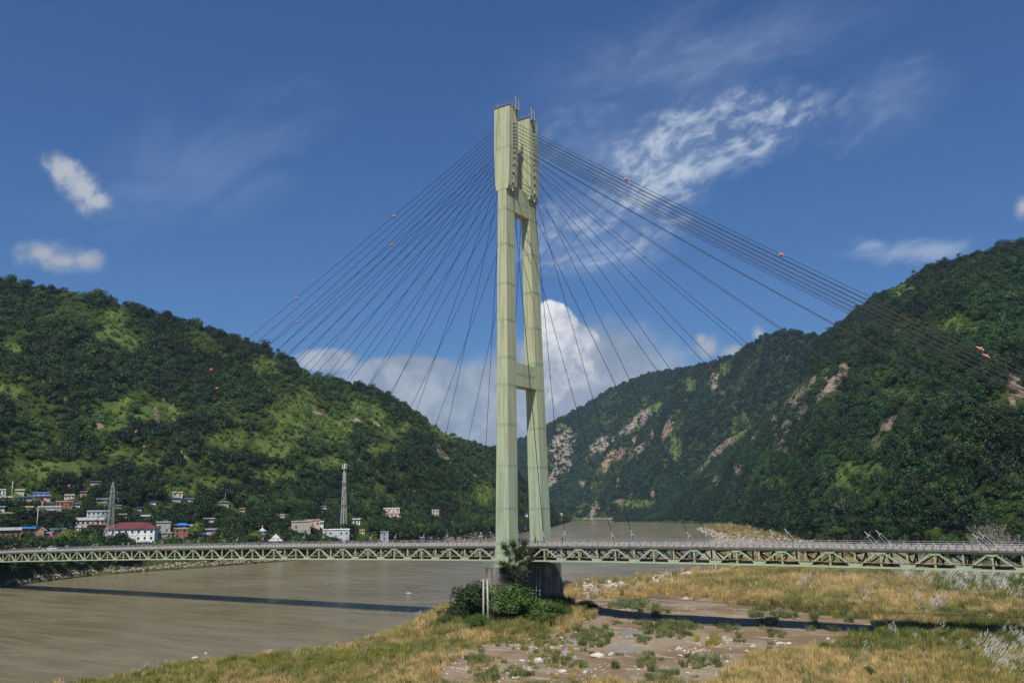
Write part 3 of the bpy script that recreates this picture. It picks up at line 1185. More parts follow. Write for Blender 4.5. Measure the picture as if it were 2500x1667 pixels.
def build_ground():
    xs = axis([(-1000, -200, 40), (-200, -60, 6), (-60, 150, 1.1), (150, 260, 3), (260, 1200, 40)])
    ys = axis([(-500, -240, 30), (-240, -125, 5), (-125, 230, 1.3), (230, 420, 5), (420, 1200, 20), (1200, 2900, 60)])
    X, Y = np.meshgrid(xs, ys, indexing='ij')
    Z = bank_z(X, Y)
    V = np.stack([X, Y, Z], -1).reshape(-1, 3)
    me = grid_mesh('riverbank', V, len(xs), len(ys), M_ground)
    p = proj(V)
    front = ((V - CC) @ CF) > 5
    ds = poly_dist(p[:, :2], SAND)
    dp = poly_dist(p[:, :2], PATCHY)
    dg = poly_dist(p[:, :2], GRAVEL)
    nz = (fbm(V[:, 0] / 4, V[:, 1] / 4, 3) - 0.5)
    soil = smooth(-5, 5, -(np.maximum(ds, dp)) + nz * 30)
    soil = np.where(front, soil, 1.0)
    a = me.attributes.new('soil', 'FLOAT', 'POINT')
    a.data.foreach_set('value', soil.astype(np.float32))
    a = me.attributes.new('gravel', 'FLOAT', 'POINT')
    g = np.maximum(smooth(-4, 4, dg + nz * 14) * front, smooth(420, 560, V[:, 1]) * smooth(-20, 30, poly_dist(V[:, :2], SHORE) < 45) * 0)
    dsh = poly_dist(V[:, :2], SHORE)
    g = np.maximum(g, (V[:, 1] > 190) * (1 - smooth(25, 60, dsh)))
    a.data.foreach_set('value', g.astype(np.float32))
    o = link('riverbank', me)
    tag(o, kind='structure')
    return o


build_ground()


def water_material():
    m, t, b = mat('muddy_river', (0.19, 0.165, 0.105), 0.2, 0.5)
    b.inputs['IOR'].default_value = 1.33
    co = t.n('ShaderNodeNewGeometry').outputs['Position']
    big = t.noise(co, 0.018, 4, 0.6)
    t.set(b, 'Base Color', t.mix(t.ramp(big, 0.35, 0.65), C4((0.175, 0.150, 0.078)), C4((0.215, 0.18, 0.112))))
    # current lines run roughly along the river
    rot = math.radians(-112)
    w1 = t.noise(t.mapping(co, (0.10, 0.75, 1), (0, 0, rot)), 0.8, 5, 0.62, 0.6)
    w2 = t.noise(t.mapping(co, (0.5, 1.6, 1), (0, 0, rot + 0.25)), 0.9, 4, 0.6)
    w3 = t.noise(t.mapping(co, (0.03, 0.16, 1), (0, 0, rot - 0.1)), 1.0, 4, 0.6, 0.8)
    h = t.math('ADD', t.math('MULTIPLY', w1, 0.9), t.math('ADD', t.math('MULTIPLY', w2, 0.60), t.math('MULTIPLY', w3, 2.2)))
    sp = t.n('ShaderNodeSeparateXYZ', ins={0: co})
    bp = t.n('ShaderNodeBump', ins={'Height': h, 'Strength': t.ramp(sp.outputs[1], 150.0, 900.0, 0.8, 0.10), 'Distance': 0.32})
    t.set(b, 'Normal', bp.outputs[0])
    t.set(b, 'Roughness', t.ramp(w3, 0.35, 0.65, 0.10, 0.30))
    return m


M_water = water_material()
mb = MB()
mb.add([(-8900, -1900, WATER), (8900, -1900, WATER), (8900, 8900, WATER), (-8900, 8900, WATER)], [(0, 1, 2, 3)])
tag(mb.build('river', M_water), kind='structure')
mb = MB()
mb.add([(-8950, -1950, -25), (8950, -1950, -25), (8950, 8950, -25), (-8950, 8950, -25)], [(0, 1, 2, 3)])
tag(mb.build('riverbed', M_ground), kind='structure')


# ------------------------------------------------------------------ hills, defined by bearing from the camera station
def az_of(px, py=1249.0):
    d = ray(px, py)
    return math.degrees(math.atan2(-d[0], d[1])), d[2] / math.hypot(d[0], d[1])


def az_xy(x, y):
    return np.degrees(np.arctan2(-(np.asarray(x) - CC[0]), np.asarray(y) - CC[1])), np.hypot(np.asarray(x) - CC[0], np.asarray(y) - CC[1])


class Hill:
    def __init__(s, name, sil, foot, prof, noise_amp, tree_h, seed):
        """sil: (px,py,ridge distance); foot: (px, distance)"""
        s.name = name
        a = [(*az_of(px, py), R) for px, py, R in sil]
        a.sort()
        s.a_az = np.array([q[0] for q in a])
        s.a_tan = np.array([q[1] for q in a])
        s.a_R = np.array([q[2] for q in a], float)
        f = sorted((az_of(px)[0], d) for px, d in foot)
        s.f_az = np.array([q[0] for q in f])
        s.f_d = np.array([q[1] for q in f], float)
        s.prof = prof
        s.amp = noise_amp
        s.th = tree_h
        s.seed = seed

    def z(s, az, r):
        R = np.interp(az, s.a_az, s.a_R)
        tn = np.interp(az, s.a_az, s.a_tan)
        Fd = np.minimum(np.interp(az, s.f_az, s.f_d), R - 40)
        zr = CC[2] + tn * R - s.th
        t_ = (r - Fd) / (R - Fd)
        z = s.prof(az, r, Fd, R, zr, t_)
        x = CC[0] - np.sin(np.radians(az)) * r
        y = CC[1] + np.cos(np.radians(az)) * r
        env = np.clip(t_, 0, 1) ** 0.8 * np.clip(1 - t_, 0, 1) ** 0.6 * 2.0
        arc = np.radians(az) * R
        rid = 1 - np.abs(fbm(arc / 260 + s.seed + 0.002 * r, r / 700, 3) - 0.5) * 4
        g2 = 1 - np.abs(fbm(arc / 90 + s.seed + r * 0.001, r / 300 + 9, 3) - 0.5) * 4
        z = z + env * s.amp * (zr - WATER) * (rid * 0.6 + g2 * 0.28 - 0.55)
        z = z + env * (fbm(x / 40, y / 40, 3) - 0.5) * 18
        # behind the ridge the ground falls away
        z = np.where(t_ > 1, zr - (r - R) * 0.55, z)
        return z

    def rng(s, az):
        return np.minimum(np.interp(az, s.f_az, s.f_d), np.interp(az, s.a_az, s.a_R) - 40), np.interp(az, s.a_az, s.a_R)


def prof_left(az, r, Fd, R, zr, t_):
    d = r - Fd
    w = np.clip((R - Fd) / 600, 0.35, 1.6)
    d = d / w
    z = np.interp(d, [-40, 0, 9, 30, 60, 150, 250], [-26, -19.2, -12.5, -9.5, -6, 6, 32])
    z = np.minimum(z, WATER + (zr - WATER) * np.clip(t_, 0, 1) ** 0.5 * 1.2 + 3)
    d250 = 250 * w / (R - Fd)
    zz = 32 + (zr - 32) * np.clip((t_ - d250) / np.maximum(1 - d250, .05), 0, 1) ** 0.92
    return np.where(t_ > d250, np.where(zr > 40, zz, np.minimum(zr, z)), z)


def prof_right(az, r, Fd, R, zr, t_):
    z0 = -17.0
    zz = z0 + (zr - z0) * np.clip(t_, 0, 1) ** 0.93
    return np.where(t_ < 0, z0 + (r - Fd) * 0.12, zz)


sil_left = [(-900, 560, 1100), (-300, 640, 1100), (0, 673, 1080), (64, 691, 1080), (138, 702, 1080), (213, 710, 1080), (276, 728, 1090), (351, 749, 1100), (425, 774, 1110), (489, 787, 1110), (553, 813, 1120),
            (617, 834, 1130), (680, 863, 1140), (744, 898, 1150), (808, 923, 1160), (882, 935, 1180), (946, 962, 1200), (999, 999, 1240), (1063, 1036, 1300), (1116, 1068, 1360), (1169, 1086, 1420), (1206, 1096, 1480),
            (1240, 1125, 1560), (1275, 1165, 1650), (1320, 1215, 1850), (1350, 1240, 2100), (1375, 1254, 2500), (1396, 1264, 3000)]
foot_left = [(-900, 400), (-300, 420), (0, 443), (250, 514), (500, 550), (720, 602), (1000, 803), (1200, 1065), (1262, 1238), (1340, 1700), (1375, 2300), (1396, 2900)]
H_left = Hill('left_hill', sil_left, foot_left, prof_left, 0.20, 5, 3.3)

sil_front = [(1480, 1268, 3000), (1520, 1252, 2950), (1600, 1215, 2850), (1650, 1152, 2750), (1700, 1108, 2600), (1745, 1092, 2450), (1775, 1066, 2330), (1850, 1027, 2100), (1897, 995, 1980), (1950, 934, 1820), (2000, 820, 1700),
             (2040, 797, 1650), (2083, 765, 1600), (2126, 733, 1550), (2168, 701, 1500), (2232, 669, 1450), (2285, 643, 1400), (2338, 627, 1350), (2402, 611, 1320), (2445, 595, 1300), (2500, 582, 1300), (2700, 500, 1250), (3300, 330, 1200)]
fz = sorted([(float(az_xy(x, y)[0]), float(az_xy(x, y)[1])) for x, y in FOOT])
H_front = Hill('right_mountain', sil_front, [(1600, 2250), (1500, 2450)], prof_right, 0.17, 6, 8.1)
H_front.f_az = np.array([q[0] for q in fz if q[0] < 11] + [15.0, 17.0, 18.5, 19.5, 20.5, 22.5, 24.5, 28.0])
H_front.f_d = np.array([q[1] for q in fz if q[0] < 11] + [720, 930, 1180, 1430, 1700, 1980, 2230, 2500])
sil_back = [(1000, 1130, 3900), (1150, 1105, 3900), (1262, 1074, 3900), (1283, 1065, 3900), (1338, 1036, 3900), (1382, 1012, 3900), (1435, 985, 3850), (1488, 951, 3750), (1541, 925, 3600), (1594, 908, 3500), (1658, 900, 3300), (1722, 886, 3100),
            (1786, 868, 2900), (1828, 842, 2750), (1871, 815, 2600), (1913, 805, 2500), (1966, 810, 2400), (1998, 818, 2350), (2060, 860, 2300), (2200, 930, 2300)]
H_back = Hill('far_mountain', sil_back, [(1000, 3100), (1390, 3000), (1500, 2800), (1600, 2550), (1740, 2150), (1900, 1900), (2200, 1800)], prof_right, 0.17, 6, 15.7)

# landslips: px, py, rx, ry, tilt, reddish
SCARS = {
    'far_mountain': [(1570, 1266, 200, 3.2, 0, .2), (1373, 1090, 28, 46, -25, .1), (1352, 1163, 10, 30, -30, .2), (1468, 1085, 34, 13, 38, .15), (1503, 1110, 28, 13, 30, .9), (1480, 1133, 9, 17, -20, .8), (1566, 1022, 34, 14, 40, .1), (1535, 1042, 26, 9, 42, .2),
                     (1631, 1045, 9, 26, -25, .9), (1560, 1096, 26, 9, 42, .3), (1549, 1074, 5, 9, 0, .8), (1592, 1060, 5, 12, -20, .8), (1746, 926, 13, 24, -10, .3), (1453, 1240, 11, 22, -35, .3), (1514, 1224, 10, 7, 20, .5),
                     (1422, 1178, 8, 8, 0, .5), (1510, 1176, 4, 11, 0, .5), (1540, 1205, 5, 5, 0, .6), (1594, 1204, 4, 8, 0, .5), (1385, 1140, 9, 20, -35, .5)],
    'right_mountain': [(1905, 1085, 5, 24, -35, .2), (1962, 1005, 6, 26, -25, .2), (2005, 962, 6, 22, -30, .2), (1840, 1062, 22, 5, 40, .3), (1720, 1135, 20, 4, 42, .3), (1985, 930, 5, 20, -30, .2), (1671, 1122, 26, 9, 42, .5), (1759, 1087, 38, 13, 38, .6), (1710, 1112, 18, 5, 42, .4), (1893, 1045, 7, 32, 5, .4), (1925, 1035, 13, 22, -30, .4), (1935, 995, 15, 28, -20, .3), (2056, 908, 13, 17, -20, .6),
                       (2026, 933, 14, 24, -20, .3), (1955, 965, 14, 20, -30, .3), (2172, 1034, 25, 8, 50, .4), (2135, 1076, 20, 5, 45, .3), (2482, 935, 18, 28, 10, .5), (2474, 990, 9, 22, 20, .3), (2066, 1036, 7, 5, 30, .8), (1918, 1101, 6, 11, -30, .6),
                       (1750, 1172, 9, 10, 0, .3), (1801, 1144, 9, 12, -35, .4), (2038, 1084, 4, 9, 0, .9), (2318, 1028, 5, 4, 0, .8), (1850, 1026, 14, 6, 30, .3), (1815, 1050, 9, 4, 40, .4)],
    'left_hill': [(157, 985, 8, 18, -15, .4), (172, 1000, 8, 7, 0, .7), (383, 1011, 6, 28, 8, .3), (401, 972, 6, 8, 0, .5), (420, 990, 5, 12, -40, .3), (245, 1038, 10, 9, 20, .5), (300, 1045, 7, 5, 0, .6), (325, 1040, 6, 4, 0, .6), (457, 1117, 8, 8, 30, .3),
                  (441, 1100, 4, 9, 30, .3), (287, 862, 10, 4, 0, .4), (1072, 1094, 12, 22, 25, .5), (1094, 1125, 8, 14, 30, .4), (1108, 1098, 8, 6, 0, .4), (784, 1010, 22, 4, -15, .4), (875, 1027, 17, 6, -10, .4), (920, 1035, 12, 4, -20, .3),
                  (1158, 1163, 13, 8, -30, .5), (718, 1159, 4, 12, -15, .4), (768, 1190, 8, 5, 0, .4), (490, 1045, 6, 3, 40, .6), (330, 1150, 14, 3, -20, .4), (350, 1166, 16, 3, -20, .4), (530, 1140, 6, 6, 0, .5), (208, 1093, 9, 4, 30, .3),
                  (155, 860, 3, 14, 0, .3), (105, 928, 10, 3, -50, .4), (630, 1062, 9, 4, -50, .3), (940, 1160, 5, 7, 0, .5), (450, 1310, 1, 1, 0, .3), (180, 1340, 1, 1, 0, 0)]}
CLEAR = {
    'left_hill': [(275, 790, 46, 34, 0), (310, 830, 36, 26, 0), (250, 825, 30, 22, 0), (20, 955, 45, 26, 0), (30, 850, 26, 22, 0), (285, 1000, 62, 26, 20), (270, 1045, 50, 20, 20), (380, 1010, 60, 26, 0), (120, 1150, 130, 24, 0),
                  (330, 1120, 60, 26, 0), (560, 1080, 60, 30, 0), (720, 1000, 60, 60, 0), (690, 1080, 80, 40, 0), (820, 1050, 60, 40, 0), (900, 1000, 60, 20, -25), (640, 900, 40, 30, 0), (660, 1160, 60, 20, 0), (980, 1050, 40, 20, 0),
                  (520, 1180, 60, 16, 0), (800, 1130, 50, 20, 0), (1180, 1210, 30, 30, 0), (1080, 1060, 40, 14, -30), (60, 1215, 90, 14, 0), (430, 1200, 60, 12, 0), (930, 1100, 40, 20, 0)],
    'right_mountain': [(2100, 1150, 60, 26, 0), (2150, 1090, 50, 16, 30), (2350, 1080, 46, 16, -25), (2060, 1200, 60, 16, 0), (2200, 960, 50, 20, 0), (1790, 1075, 60, 12, 35), (1960, 950, 60, 20, 30), (2350, 800, 60, 30, 0), (2190, 700, 40, 30, 0), (1900, 1180, 40, 20, 0)],
    'far_mountain': [(1650, 1095, 16, 30, 0), (1590, 1000, 30, 12, 40), (1770, 900, 14, 18, 0), (1690, 940, 20, 18, 0), (1560, 1230, 40, 12, 0)]}


SCARS['right_mountain'] = [(a, b, c * 1.35, d * 1.35, e, f) for a, b, c, d, e, f in SCARS['right_mountain']]
SCARS['far_mountain'] = [(a, b, c * 1.15, d * (1.15 if d > 4 else 1), e, f) for a, b, c, d, e, f in SCARS['far_mountain']]


def emask(p, ells, k=1.0):
    m = np.full(len(p), -1.0)
    which = np.zeros(len(p), int)
    for i, e in enumerate(ells):
        a = math.radians(e[4])
        dx, dy = p[:, 0] - e[0], -(p[:, 1] - e[1])
        u = (dx * math.cos(a) + dy * math.sin(a)) / e[2]
        v = (-dx * math.sin(a) + dy * math.cos(a)) / e[3]
        d = 1 - np.sqrt(u * u + v * v)
        up = d > m
        m = np.where(up, d, m)
        which = np.where(up, i, which)
    return m, which


def hill_material():
    m, t, b = mat('hill_soil', (0.05, 0.06, 0.02), 0.95, 0.1)
    co = t.n('ShaderNodeNewGeometry').outputs['Position']
    n1 = t.noise(co, 0.05, 5, 0.65)
    n2 = t.noise(co, 0.012, 3, 0.6)
    green = t.mix(t.ramp(n1, 0.35, 0.65), C4((0.035, 0.055, 0.016)), C4((0.095, 0.125, 0.030)))
    clr = t.n('ShaderNodeAttribute', attribute_name='clearing')
    green = t.mix(t.ramp(t.math('ADD', clr.outputs['Fac'], t.math('MULTIPLY', t.math('SUBTRACT', n2, 0.5), 1.5)), -0.2, 0.3), green, t.mix(t.ramp(n1, 0.35, 0.65), C4((0.085, 0.135, 0.030)), C4((0.18, 0.24, 0.058))))
    sc_ = t.n('ShaderNodeAttribute', attribute_name='scar')
    red = t.n('ShaderNodeAttribute', attribute_name='red')
    strata = t.noise(t.mapping(co, (1, 1, 3.0)), 0.06, 7, 0.8)
    rock = t.mix(t.ramp(strata, 0.42, 0.58), C4((0.13, 0.11, 0.085)), C4((0.46, 0.39, 0.31)))
    redc = t.mix(t.ramp(strata, 0.40, 0.60), C4((0.22, 0.125, 0.08)), C4((0.44, 0.30, 0.205)))
    rock = t.mix(red.outputs['Fac'], rock, redc)
    n4 = t.noise(co, 0.028, 7, 0.8)
    bare = t.ramp(t.math('ADD', sc_.outputs['Fac'], t.math('MULTIPLY', t.math('SUBTRACT', n4, 0.5), 3.2)), 0.0, 0.25)
    t.set(b, 'Base Color', t.mix(bare, green, rock))
    bp = t.n('ShaderNodeBump', ins={'Height': t.noise(t.mapping(co, (1, 1, 2.0)), 0.09, 6, 0.8), 'Strength': 1.0, 'Distance': 7.0})
    t.set(b, 'Normal', bp.outputs[0])
    return m


M_hill = hill_material()


def build_hill(H, azs, ns, label_kind='structure'):
    s_ = np.concatenate([np.linspace(-0.06, 0.12, ns // 4, endpoint=False), np.linspace(0.12, 1.0, ns - ns // 4), np.array([1.03, 1.1, 1.3])])
    A, S = np.meshgrid(azs, s_, indexing='ij')
    Fd, R = H.rng(A)
    r = Fd + (R - Fd) * S
    r = np.where(S < 0, Fd - 25, r)
    Z = H.z(A, r)
    Z = np.where(S < 0, Z - 3, Z)
    X = CC[0] - np.sin(np.radians(A)) * r
    Y = CC[1] + np.cos(np.radians(A)) * r
    V = np.stack([X, Y, Z], -1).reshape(-1, 3)
    me = grid_mesh(H.name, V, len(azs), len(s_), M_hill)
    p = proj(V)
    m, wh = emask(p, SCARS[H.name])
    a = me.attributes.new('scar', 'FLOAT', 'POINT')
    a.data.foreach_set('value', m.astype(np.float32))
    mc, _ = emask(p, CLEAR[H.name])
    a = me.attributes.new('clearing', 'FLOAT', 'POINT')
    a.data.foreach_set('value', mc.astype(np.float32))
    red = np.array([e[5] for e in SCARS[H.name]])[wh]
    a = me.attributes.new('red', 'FLOAT', 'POINT')
    a.data.foreach_set('value', red.astype(np.float32))
    o = link(H.name, me)
    tag(o, kind='structure')
    return o


build_hill(H_left, np.arange(az_of(1394)[0], 74, 0.11), 150)
build_hill(H_front, np.arange(-14.0, az_of(1500)[0], 0.10), 150)
build_hill(H_back, np.arange(az_of(2180)[0], az_of(1010)[0], 0.08), 110)


# ------------------------------------------------------------------ scattering
PROTO = {}


def scatter_tree(name):
    """geometry nodes: instance the prototypes on the points of the mesh by their 'kind'"""
    protos = PROTO[name]
    g = bpy.data.node_groups.new('scatter_' + name, 'GeometryNodeTree')
    g.interface.new_socket('Geometry', in_out='INPUT', socket_type='NodeSocketGeometry')
    g.interface.new_socket('Geometry', in_out='OUTPUT', socket_type='NodeSocketGeometry')
    gi = g.nodes.new('NodeGroupInput')
    go = g.nodes.new('NodeGroupOutput')
    m2p = g.nodes.new('GeometryNodeMeshToPoints')
    g.links.new(gi.outputs[0], m2p.inputs[0])

    def attr(nm, ty):
        n = g.nodes.new('GeometryNodeInputNamedAttribute')
        n.data_type = ty
        n.inputs[0].default_value = nm
        return n.outputs[0]
    rot, scl, kind = attr('rot', 'FLOAT_VECTOR'), attr('scl', 'FLOAT_VECTOR'), attr('kind', 'INT')
    join = g.nodes.new('GeometryNodeJoinGeometry')
    e2r = g.nodes.new('FunctionNodeEulerToRotation')
    g.links.new(rot, e2r.inputs[0])
    for i, pr in enumerate(protos):
        oi = g.nodes.new('GeometryNodeObjectInfo')
        oi.inputs[0].default_value = pr
        oi.inputs['As Instance'].default_value = True
        cmp_ = g.nodes.new('FunctionNodeCompare')
        cmp_.data_type = 'INT'
        cmp_.operation = 'EQUAL'
        ii = [s for s in cmp_.inputs if s.type == 'INT']
        g.links.new(kind, ii[0])
        ii[1].default_value = i
        iop = g.nodes.new('GeometryNodeInstanceOnPoints')
        g.links.new(m2p.outputs[0], iop.inputs['Points'])
        g.links.new(cmp_.outputs[0], iop.inputs['Selection'])
        g.links.new(oi.outputs['Geometry'], iop.inputs['Instance'])
        g.links.new(e2r.outputs[0], iop.inputs['Rotation'])
        g.links.new(scl, iop.inputs['Scale'])
        g.links.new(iop.outputs[0], join.inputs[0])
    g.links.new(join.outputs[0], go.inputs[0])
    return g


def scatter(objname, proto, P, rot, scl, kind, tint, label, cat, stuff_kind='stuff'):
    P = np.asarray(P, np.float32)
    me = bpy.data.meshes.new(objname)
    me.vertices.add(len(P))
    me.vertices.foreach_set('co', P.ravel())
    for nm, ty, dat, f in (('rot', 'FLOAT_VECTOR', rot, 'vector'), ('scl', 'FLOAT_VECTOR', scl, 'vector'), ('kind', 'INT', kind, 'value'), ('tint', 'FLOAT_COLOR', tint, 'color')):
        a = me.attributes.new(nm, ty, 'POINT')
        dat = np.asarray(dat)
        a.data.foreach_set(f, dat.astype(np.int32 if ty == 'INT' else np.float32).ravel())
    me.update()
    o = link(objname, me)
    md = o.modifiers.new('scatter', 'NODES')
    key = 'g_' + proto
    if key not in PROTO:
        PROTO[key] = scatter_tree(proto)
    md.node_group = PROTO[key]
    tag(o, label, cat, kind=stuff_kind)
    return o


def crown_points(rs, n, lumps, leaf, squash=0.8, core=True):
    """leaf faces spread over a handful of clumps; unit radius, base at z=0"""
    cs = []
    for i in range(lumps):
        a = rs.rand() * 2 * math.pi
        q = rs.rand() ** 0.5 * 0.62
        h = 0.30 + 1.15 * rs.rand() * squash * (1 - 0.45 * q)
        cs.append((q * math.cos(a), q * math.sin(a), h, 0.28 + 0.20 * rs.rand()))
    cs.append((0, 0, 0.95 * squash, 0.50))
    quads = []
    wts = np.array([c[3] ** 2 for c in cs])
    wts /= wts.sum()
    idx = rs.choice(len(cs), n, p=wts)
    for i in idx:
        cx, cy, cz, cr = cs[i]
        v = rs.randn(3)
        v /= np.linalg.norm(v)
        if v[2] < -0.3:
            v[2] *= -0.6
            v /= np.linalg.norm(v)
        rad = cr * (0.72 + 0.38 * rs.rand())
        p = np.array([cx, cy, cz]) + v * rad * np.array([1, 1, 0.8])
        nrm = v * 0.9 + rs.randn(3) * 0.42 + np.array([0, 0, 0.30])
        nrm /= np.linalg.norm(nrm)
        a = np.cross(nrm, rs.randn(3))
        a /= np.linalg.norm(a)
        b = np.cross(nrm, a)
        s = leaf * (0.6 + 0.8 * rs.rand())
        quads.append([p + a * s, p + b * s * 0.62, p - a * s * 0.85, p - b * s * 0.62])
    return np.array(quads), cs


def proto_obj(name, mesh):
    return bpy.data.objects.new(name, mesh)      # never linked to the scene: only a source for instances


def make_forest_proto():
    out = []
    for i in range(6):
        rs = np.random.RandomState(100 + i)
        q, cs = crown_points(rs, 230, 6, 0.12, 0.75)
        out.append(proto_obj('forest_crown', quads_mesh('forest_crown', q, M_leaf_i)))
    PROTO['forest'] = out
    out = []
    for i in range(5):
        rs = np.random.RandomState(200 + i)
        q, cs = crown_points(rs, 620, 8, 0.075, 0.8)
        out.append(proto_obj('wood_crown', quads_mesh('wood_crown', q, M_leaf_i)))
    for i in range(2):
        rs = np.random.RandomState(260 + i)
        q, cs = crown_points(rs, 360, 5, 0.085, 0.7)
        q = q * np.array([0.72, 0.72, 0.8]) + np.array([0, 0, 0.95])
        mb = MB()
        for f_ in q:
            mb.add(f_, [(0, 1, 2, 3)], 0)
        mb.tube([(0, 0, -0.2), (0.03, 0.02, 0.6), (0.0, 0.0, 1.3)], [0.05, 0.04, 0.02], 5, mi=1)
        me = bpy.data.meshes.new('tall_wood_tree')
        me.from_pydata(mb.v, [], mb.f)
        me.materials.append(M_leaf_i)
        me.materials.append(M_pale_bark)
        me.polygons.foreach_set('material_index', mb.m)
        me.update()
        out.append(proto_obj('tall_wood_tree', me))
    PROTO['wood'] = out


make_forest_proto()

HOUSES = []   # (px0, px1, py0, py1, distance) filled before planting so that trees leave the fronts open

G_dark = np.array([0.013, 0.030, 0.014])
G_mid = np.array([0.052, 0.098, 0.027])
G_brt = np.array([0.17, 0.265, 0.046])
G_olv = np.array([0.085, 0.090, 0.030])


def plant(H, az0, az1, n, size, s_hi=1.04, s_lo=0.02, seed=0, proto='forest', label='', near_r=0.0, bright=1.0, hue=(1, 1, 1), openness=1.0, far_r=1e9):
    rs = np.random.RandomState(seed)
    az = az0 + (az1 - az0) * rs.rand(n * 3)
    Fd, R = H.rng(az)
    S = s_lo + (s_hi - s_lo) * rs.rand(n * 3)
    r = Fd + (R - Fd) * S
    w = r * (R - Fd)
    keep = rs.rand(n * 3) < w / w.max()
    keep &= (r > near_r) & (r < far_r)
    az, r, S = az[keep][:n], r[keep][:n], S[keep][:n]
    z = H.z(az, r)
    x = CC[0] - np.sin(np.radians(az)) * r
    y = CC[1] + np.cos(np.radians(az)) * r
    P = np.stack([x, y, z], -1)
    p = proj(P)
    ok = (z > WATER + 1.5)
    m, _ = emask(p, SCARS[H.name])
    nz = fbm(x / 12, y / 12, 3) - 0.5
    f4 = (fbm(x / 13, y / 13, 4) - 0.5) * 2.0
    hp = size * 1.3 * F / r
    m2, _ = emask(p - np.stack([hp * 0, hp, hp * 0], -1), SCARS[H.name])
    m3, _ = emask(p - np.stack([hp * 0, hp * 0.5, hp * 0], -1), SCARS[H.name])
    ok &= ~((np.maximum(np.maximum(m, m2), m3) + f4) > 0.0) | (rs.rand(len(r)) < 0.12)
    mc, _ = emask(p, CLEAR[H.name])
    clr = smooth(-0.35, 0.35, mc + nz * 1.6)
    big = fbm(x / 150 + 3, y / 150, 3)
    mid = fbm(x / 45 + 7, y / 45 + 5, 3)
    clr = np.maximum(clr, smooth(0.60, 0.70, mid) * 0.7 * openness)
    sc_ = size * (0.45 + 1.0 * rs.rand(len(r)) ** 1.7)
    sc_ = sc_ * (1 - 0.55 * clr)
    ok &= ~((clr > 0.5) & (rs.rand(len(r)) < 0.45))
    top = S > 0.985
    sc_ = np.where(top, sc_ * (0.7 + 0.7 * rs.rand(len(r))), sc_)
    for (a, b, c, d, dist) in HOUSES:
        rpx = sc_ * F / r
        inx = (p[:, 0] + rpx > a - 1) & (p[:, 0] - rpx < b + 1)
        iny = (p[:, 1] - rpx * 1.3 < d - 0.30 * (d - c)) & (p[:, 1] > c)
        ok &= ~(inx & iny & (r < dist + 9) & (rs.rand(len(r)) < 0.97))
        ok &= ~(inx & (np.abs(r - dist) < 9) & (p[:, 1] > c))
    t1 = (rs.rand(len(r)) ** 1.5)[:, None]
    tint = G_dark * (1 - t1) + G_mid * t1
    tint = tint * (0.75 + 0.6 * smooth(0.3, 0.7, fbm(x / 18, y / 18, 2)))[:, None]
    tint = tint * (0.75 + 0.55 * smooth(0.35, 0.65, big))[:, None]
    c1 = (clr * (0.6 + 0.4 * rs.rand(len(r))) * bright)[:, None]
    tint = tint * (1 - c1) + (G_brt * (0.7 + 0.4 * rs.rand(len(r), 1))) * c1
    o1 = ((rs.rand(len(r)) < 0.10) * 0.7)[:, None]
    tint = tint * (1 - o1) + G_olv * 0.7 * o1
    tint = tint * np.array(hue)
    tint = np.concatenate([tint, np.ones((len(r), 1))], 1)
    P[:, 2] -= sc_ * 0.18
    rot = np.stack([rs.randn(len(r)) * 0.12, rs.randn(len(r)) * 0.12, rs.rand(len(r)) * 6.28], -1)
    scl = np.stack([sc_, sc_, sc_ * (0.8 + 0.5 * rs.rand(len(r)))], -1)
    kd = rs.randint(0, len(PROTO[proto]), len(r))
    if proto == 'wood':
        kd = np.where(rs.rand(len(r)) < 0.90, kd % 5, kd)
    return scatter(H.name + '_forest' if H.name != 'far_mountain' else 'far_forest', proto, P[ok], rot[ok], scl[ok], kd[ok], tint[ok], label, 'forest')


# ------------------------------------------------------------------ finding the ground under a pixel's line of sight
def hit_hill(H, px, py, rmin=None):
    d = ray(px, py)
    az = math.degrees(math.atan2(-d[0], d[1]))
    tn = d[2] / math.hypot(d[0], d[1])
    Fd, R = H.rng(np.array([az]))
    r = np.linspace(max(Fd[0] + 2, rmin or 0), R[0], 700)
    z = H.z(np.full(len(r), az), r)
    el = (z - CC[2]) / r
    i = int(np.argmax(el >= tn))
    if el[i] < tn:
        i = int(np.argmin(np.abs(el - tn)))
    a = math.radians(az)
    return np.array([CC[0] - math.sin(a) * r[i], CC[1] + math.cos(a) * r[i], z[i]]), r[i]


def hit_bank(px, py):
    z = -17.5
    for _ in range(12):
        P = on_z(px, py, z)
        z = float(bank_z(P[0], P[1]))
    P[2] = z
    return P


def face_cam(P):
    return math.atan2(P[1] - CC[1], P[0] - CC[0]) - math.pi / 2


_mc = {}


def paint(c, rough=0.85, var=0.8):
    k = (c, rough)
    if k not in _mc:
        _mc[k] = mottled('house_paint', tuple(v * 0.72 for v in c), c, 0.7, rough, lo=0.3, hi=0.6)
    return _mc[k]


M_pane = mat('dark_window', (0.015, 0.018, 0.02), 0.25, 0.5)[0]


def tin(c):
    k = ('tin', c)
    if k not in _mc:
        m, t, b = mat('tin_roof', c, 0.45, 0.4)
        co = t.n('ShaderNodeTexCoord').outputs['Object']
        wv = t.n('ShaderNodeTexWave', wave_type='BANDS', bands_direction='X', ins={'Vector': co, 'Scale': 1.4})
        nz = t.noise(co, 0.8, 4, 0.6)
        cc = t.mix(t.ramp(nz, 0.35, 0.7, 0.0, 0.5), C4(c), C4(tuple(v * 0.5 + 0.05 for v in c)))
        t.set(b, 'Base Color', cc)
        t.set(b, 'Normal', t.n('ShaderNodeBump', ins={'Height': wv.outputs['Fac'], 'Strength': 0.5, 'Distance': 0.05}).outputs[0])
        _mc[k] = m
    return _mc[k]


